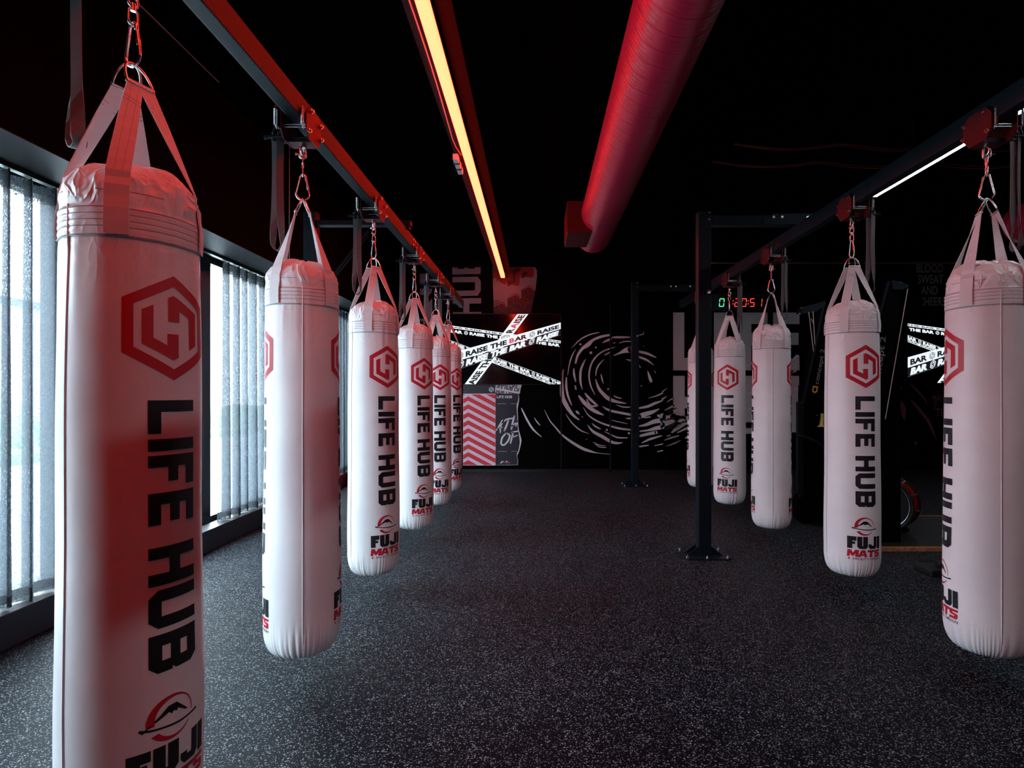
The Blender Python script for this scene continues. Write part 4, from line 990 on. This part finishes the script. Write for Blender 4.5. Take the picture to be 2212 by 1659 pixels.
# ------------------------------------------------------------------ RIGHT HAND EQUIPMENT
r = empty('lifting_platform', (4.0, 5.5, 0), 0, 'low black lifting platform with a thin wooden edge at right', 'platform')
mb = MB(); mb.box(-1.05, 3.0, -.60, .62, 0, .028, M['rubber']); mb.build('rubber_surface', r)
for y in (-.64, .62):
    mb = MB(); mb.box(-1.09, 3.0, y, y+.04, 0, .034, M['wood'], .003); mb.build('wooden_edge', r)
def PX(x, y, d): return ((x-VX)/FPX*d, EYE+(VY-y)/FPX*d)
def ski(name, d, body, line, nose, lab, txt, handle):
    bx = PX(sum(p[0] for p in body)/len(body), 0, d)[0]
    r = empty('ski_machine', (bx, d, 0), 0, lab, 'ski machine', 'tall black ski machines')
    B = [PX(p[0], p[1], d) for p in body]
    mb = MB(); mb.prism([(p[0]-bx, p[1]) for p in B], 0, .13, 'y', M['black']); mb.build('column', r)
    mb = MB(); q = [PX(p[0], p[1], d) for p in line]
    mb.ribbon([(p[0]-bx, -.004, p[1]) for p in q], [Vector((1, 0, 0))]*len(q), .020, .010, M['steel'])
    mb.build('front_rail', r)
    q = [PX(p[0], p[1], d) for p in nose]
    mb = MB(); mb.prism([(p[0]-bx, p[1]) for p in q], -.02, .10, 'y', M['steel'])
    for p in q[1:3]: mb.cyl((p[0]-bx-.02, -.028, p[1]-.01), (p[0]-bx-.02, -.02, p[1]-.01), .008, M['chrome'], 8)
    mb.build('pulley_arm', r)
    # lettering
    m_ = MB(); (xa, ya), (xb, yb), hgt = txt
    a = Vector(PX(xa, ya, d)); b = Vector(PX(xb, yb, d)); ux = (b-a); L = ux.length; ux /= L; uy = Vector((-ux.y, ux.x))
    for p in xf(text_fit('concept 2', L*.80, hgt, .01), lambda x, y: tuple(a+ux*(x+L*.20)+uy*y)): m_.poly([(v[0]-bx, -.0102, v[1]) for v in p], M['greytxt'])
    m_.build('lettering', r, fix=False)
    m_ = MB()
    for p in xf(text_fit('CI', L*.16, hgt*1.15, .05), lambda x, y: tuple(a+ux*x+uy*y)): m_.poly([(v[0]-bx, -.0102, v[1]) for v in p], M['gold'])
    m_.build('badge', r, fix=False)
    for hd in handle:
        pts = [PX(p[0], p[1], d) for p in hd]
        mb = MB(); mb.tube([(p[0]-bx, -.05, p[1]) for p in pts], .0035, M['rope'], seg=5); mb.build('cord', r)
    return r, bx
r, bx = ski('a', 5.75, [(1781, 650), (1733, 885), (1731, 1070), (1722, 1085), (1718, 1112), (1735, 1131), (1830, 1131), (1830, 690)], [(1781, 650), (1732, 885), (1731, 1068)],
            [(1782, 650), (1733, 664), (1729, 676), (1757, 676), (1780, 662)], 'tall black ski machine with slanted front, between second and third right bags',
            ((1763, 850), (1781, 755), .045), [[(1742, 676), (1752, 760)], [(1751, 674), (1755, 745)], [(1747, 690), (1752, 700)], [(1789, 845), (1776, 895)]])
mb = MB(); x, z = PX(1771, 893, 5.75); x2, z2 = PX(1769, 920, 5.75)
mb.tube([(x-bx, -.05, z), (x-bx, -.05, z-.03), (x2-bx, -.05, z2+.01), (x2-bx, -.05, z2), (x2-bx, -.05, z2-.006)], [.016, .014, .018, .038, .036], M['yellow'], seg=12); mb.build('handle', r)
mb = MB()
for a, b in ((1721, 1733),):
    p0, p1 = PX(a, 868, 5.75), PX(b, 1066, 5.75); mb.box(p0[0]-bx, p1[0]-bx, -.03, .02, p1[1], p0[1], M['bulk'], .004)
for yy in (872, 881, 935, 946, 1070, 1098):
    for xx in (1724, 1729): x, z = PX(xx, yy, 5.75); mb.cyl((x-bx, -.036, z), (x-bx, -.028, z), .005, M['chrome'], 6)
for xx in (1739, 1747, 1756, 1765):
    for yy in (897, 1097): x, z = PX(xx, yy, 5.75); mb.cyl((x-bx, -.006, z), (x-bx, 0, z), .004, M['chrome'], 6)
mb.build('lower_post', r)
mb = MB(); p = [PX(a, b, 5.75) for a, b in ((1714, 940), (1735, 943), (1760, 955), (1785, 975))]
mb.tube([(q[0]-bx, -.06, q[1]) for q in p], .012, M['steel'], seg=8); mb.build('curved_hose', r)
ski('b', 5.05, [(1927, 605), (1892, 740), (1880, 860), (1880, 1171), (1946, 1171), (1944, 612)], [(1919, 608), (1893, 705), (1882, 760)],
    [(1926, 606), (1946, 610), (1961, 618), (1950, 626), (1926, 626)], 'tall black ski machine mostly behind the second right bag, its pulley arm showing',
    ((1895, 860), (1912, 728), .05), [[(1953, 626), (1905, 905)]])
# drum-like wheel
r = empty('flywheel_drum', (3.42, 5.55, .03), math.radians(38), 'round red-banded drum with chrome rims standing on the platform beside the second right bag', 'drum')
def ring(x0, x1, R, m, name, Ri=None, seg=48):
    mb = MB(); a = [[(x, R*math.cos(2*math.pi*i/seg), .255+R*math.sin(2*math.pi*i/seg)) for i in range(seg)] for x in (x0, x1)]
    if Ri: b = [[(x, Ri*math.cos(2*math.pi*i/seg), .255+Ri*math.sin(2*math.pi*i/seg)) for i in range(seg)] for x in (x1, x0)]; mb.grid(a+b+[a[0]], m, closed=True)
    else: mb.grid(a, m, closed=True); mb.poly(a[0], m); mb.poly(a[1][::-1], m)
    return mb.build(name, r)
ring(-.08, .08, .235, M['drumred'], 'shell'); ring(-.10, -.078, .252, M['rubber'], 'hoop', .22); ring(.078, .10, .252, M['rubber'], 'hoop', .22)
ring(-.105, -.098, .226, M['chrome'], 'rim', .216); ring(-.050, -.046, .2375, M['chrome'], 'rim', .233); ring(.046, .050, .2375, M['chrome'], 'rim', .233)
ring(-.094, -.090, .222, M['rubber'], 'face')
for i in range(10):
    a = 2*math.pi*i/10+.2; mb = MB(); y, z = .246*math.cos(a), .255+.246*math.sin(a); mb.cyl((-.10, y, z), (.10, y, z), .004, M['chrome'], 6); mb.cyl((-.075, y, z), (-.055, y, z), .011, M['chrome'], 8); mb.cyl((.055, y, z), (.075, y, z), .011, M['chrome'], 8); mb.build('tension_rod', r)
mb = MB(); mb.prism([(-.16, 0), (.16, 0), (.12, .05), (-.12, .05)], -.09, .09, 'x', M['rubber']); mb.build('stand', r)
mb = MB(); mb.box(-.13, .13, -.10, .10, 0, .05, M['rubber'], .01); mb.box(-.02, .13, -.03, .03, .05, .09, M['rubber'], .01); mb.box(.085, .09, -.102, -.099, .005, .04, M['chrome'])
tag(mb.build('machine_foot', loc=(3.03, 4.28, 0)), 'small black machine foot on the floor left of the nearest right bag', 'machine foot')
mb = MB(); mb.box(-2.78, -2.42, 8.40, 8.95, 0, .30, M['redbox'], .02); mb.box(-2.77, -2.43, 8.41, 8.94, .30, .325, M['redbox'], .008)
tag(mb.build('step_box'), 'red padded box on the floor under the window behind the second left bag', 'box')
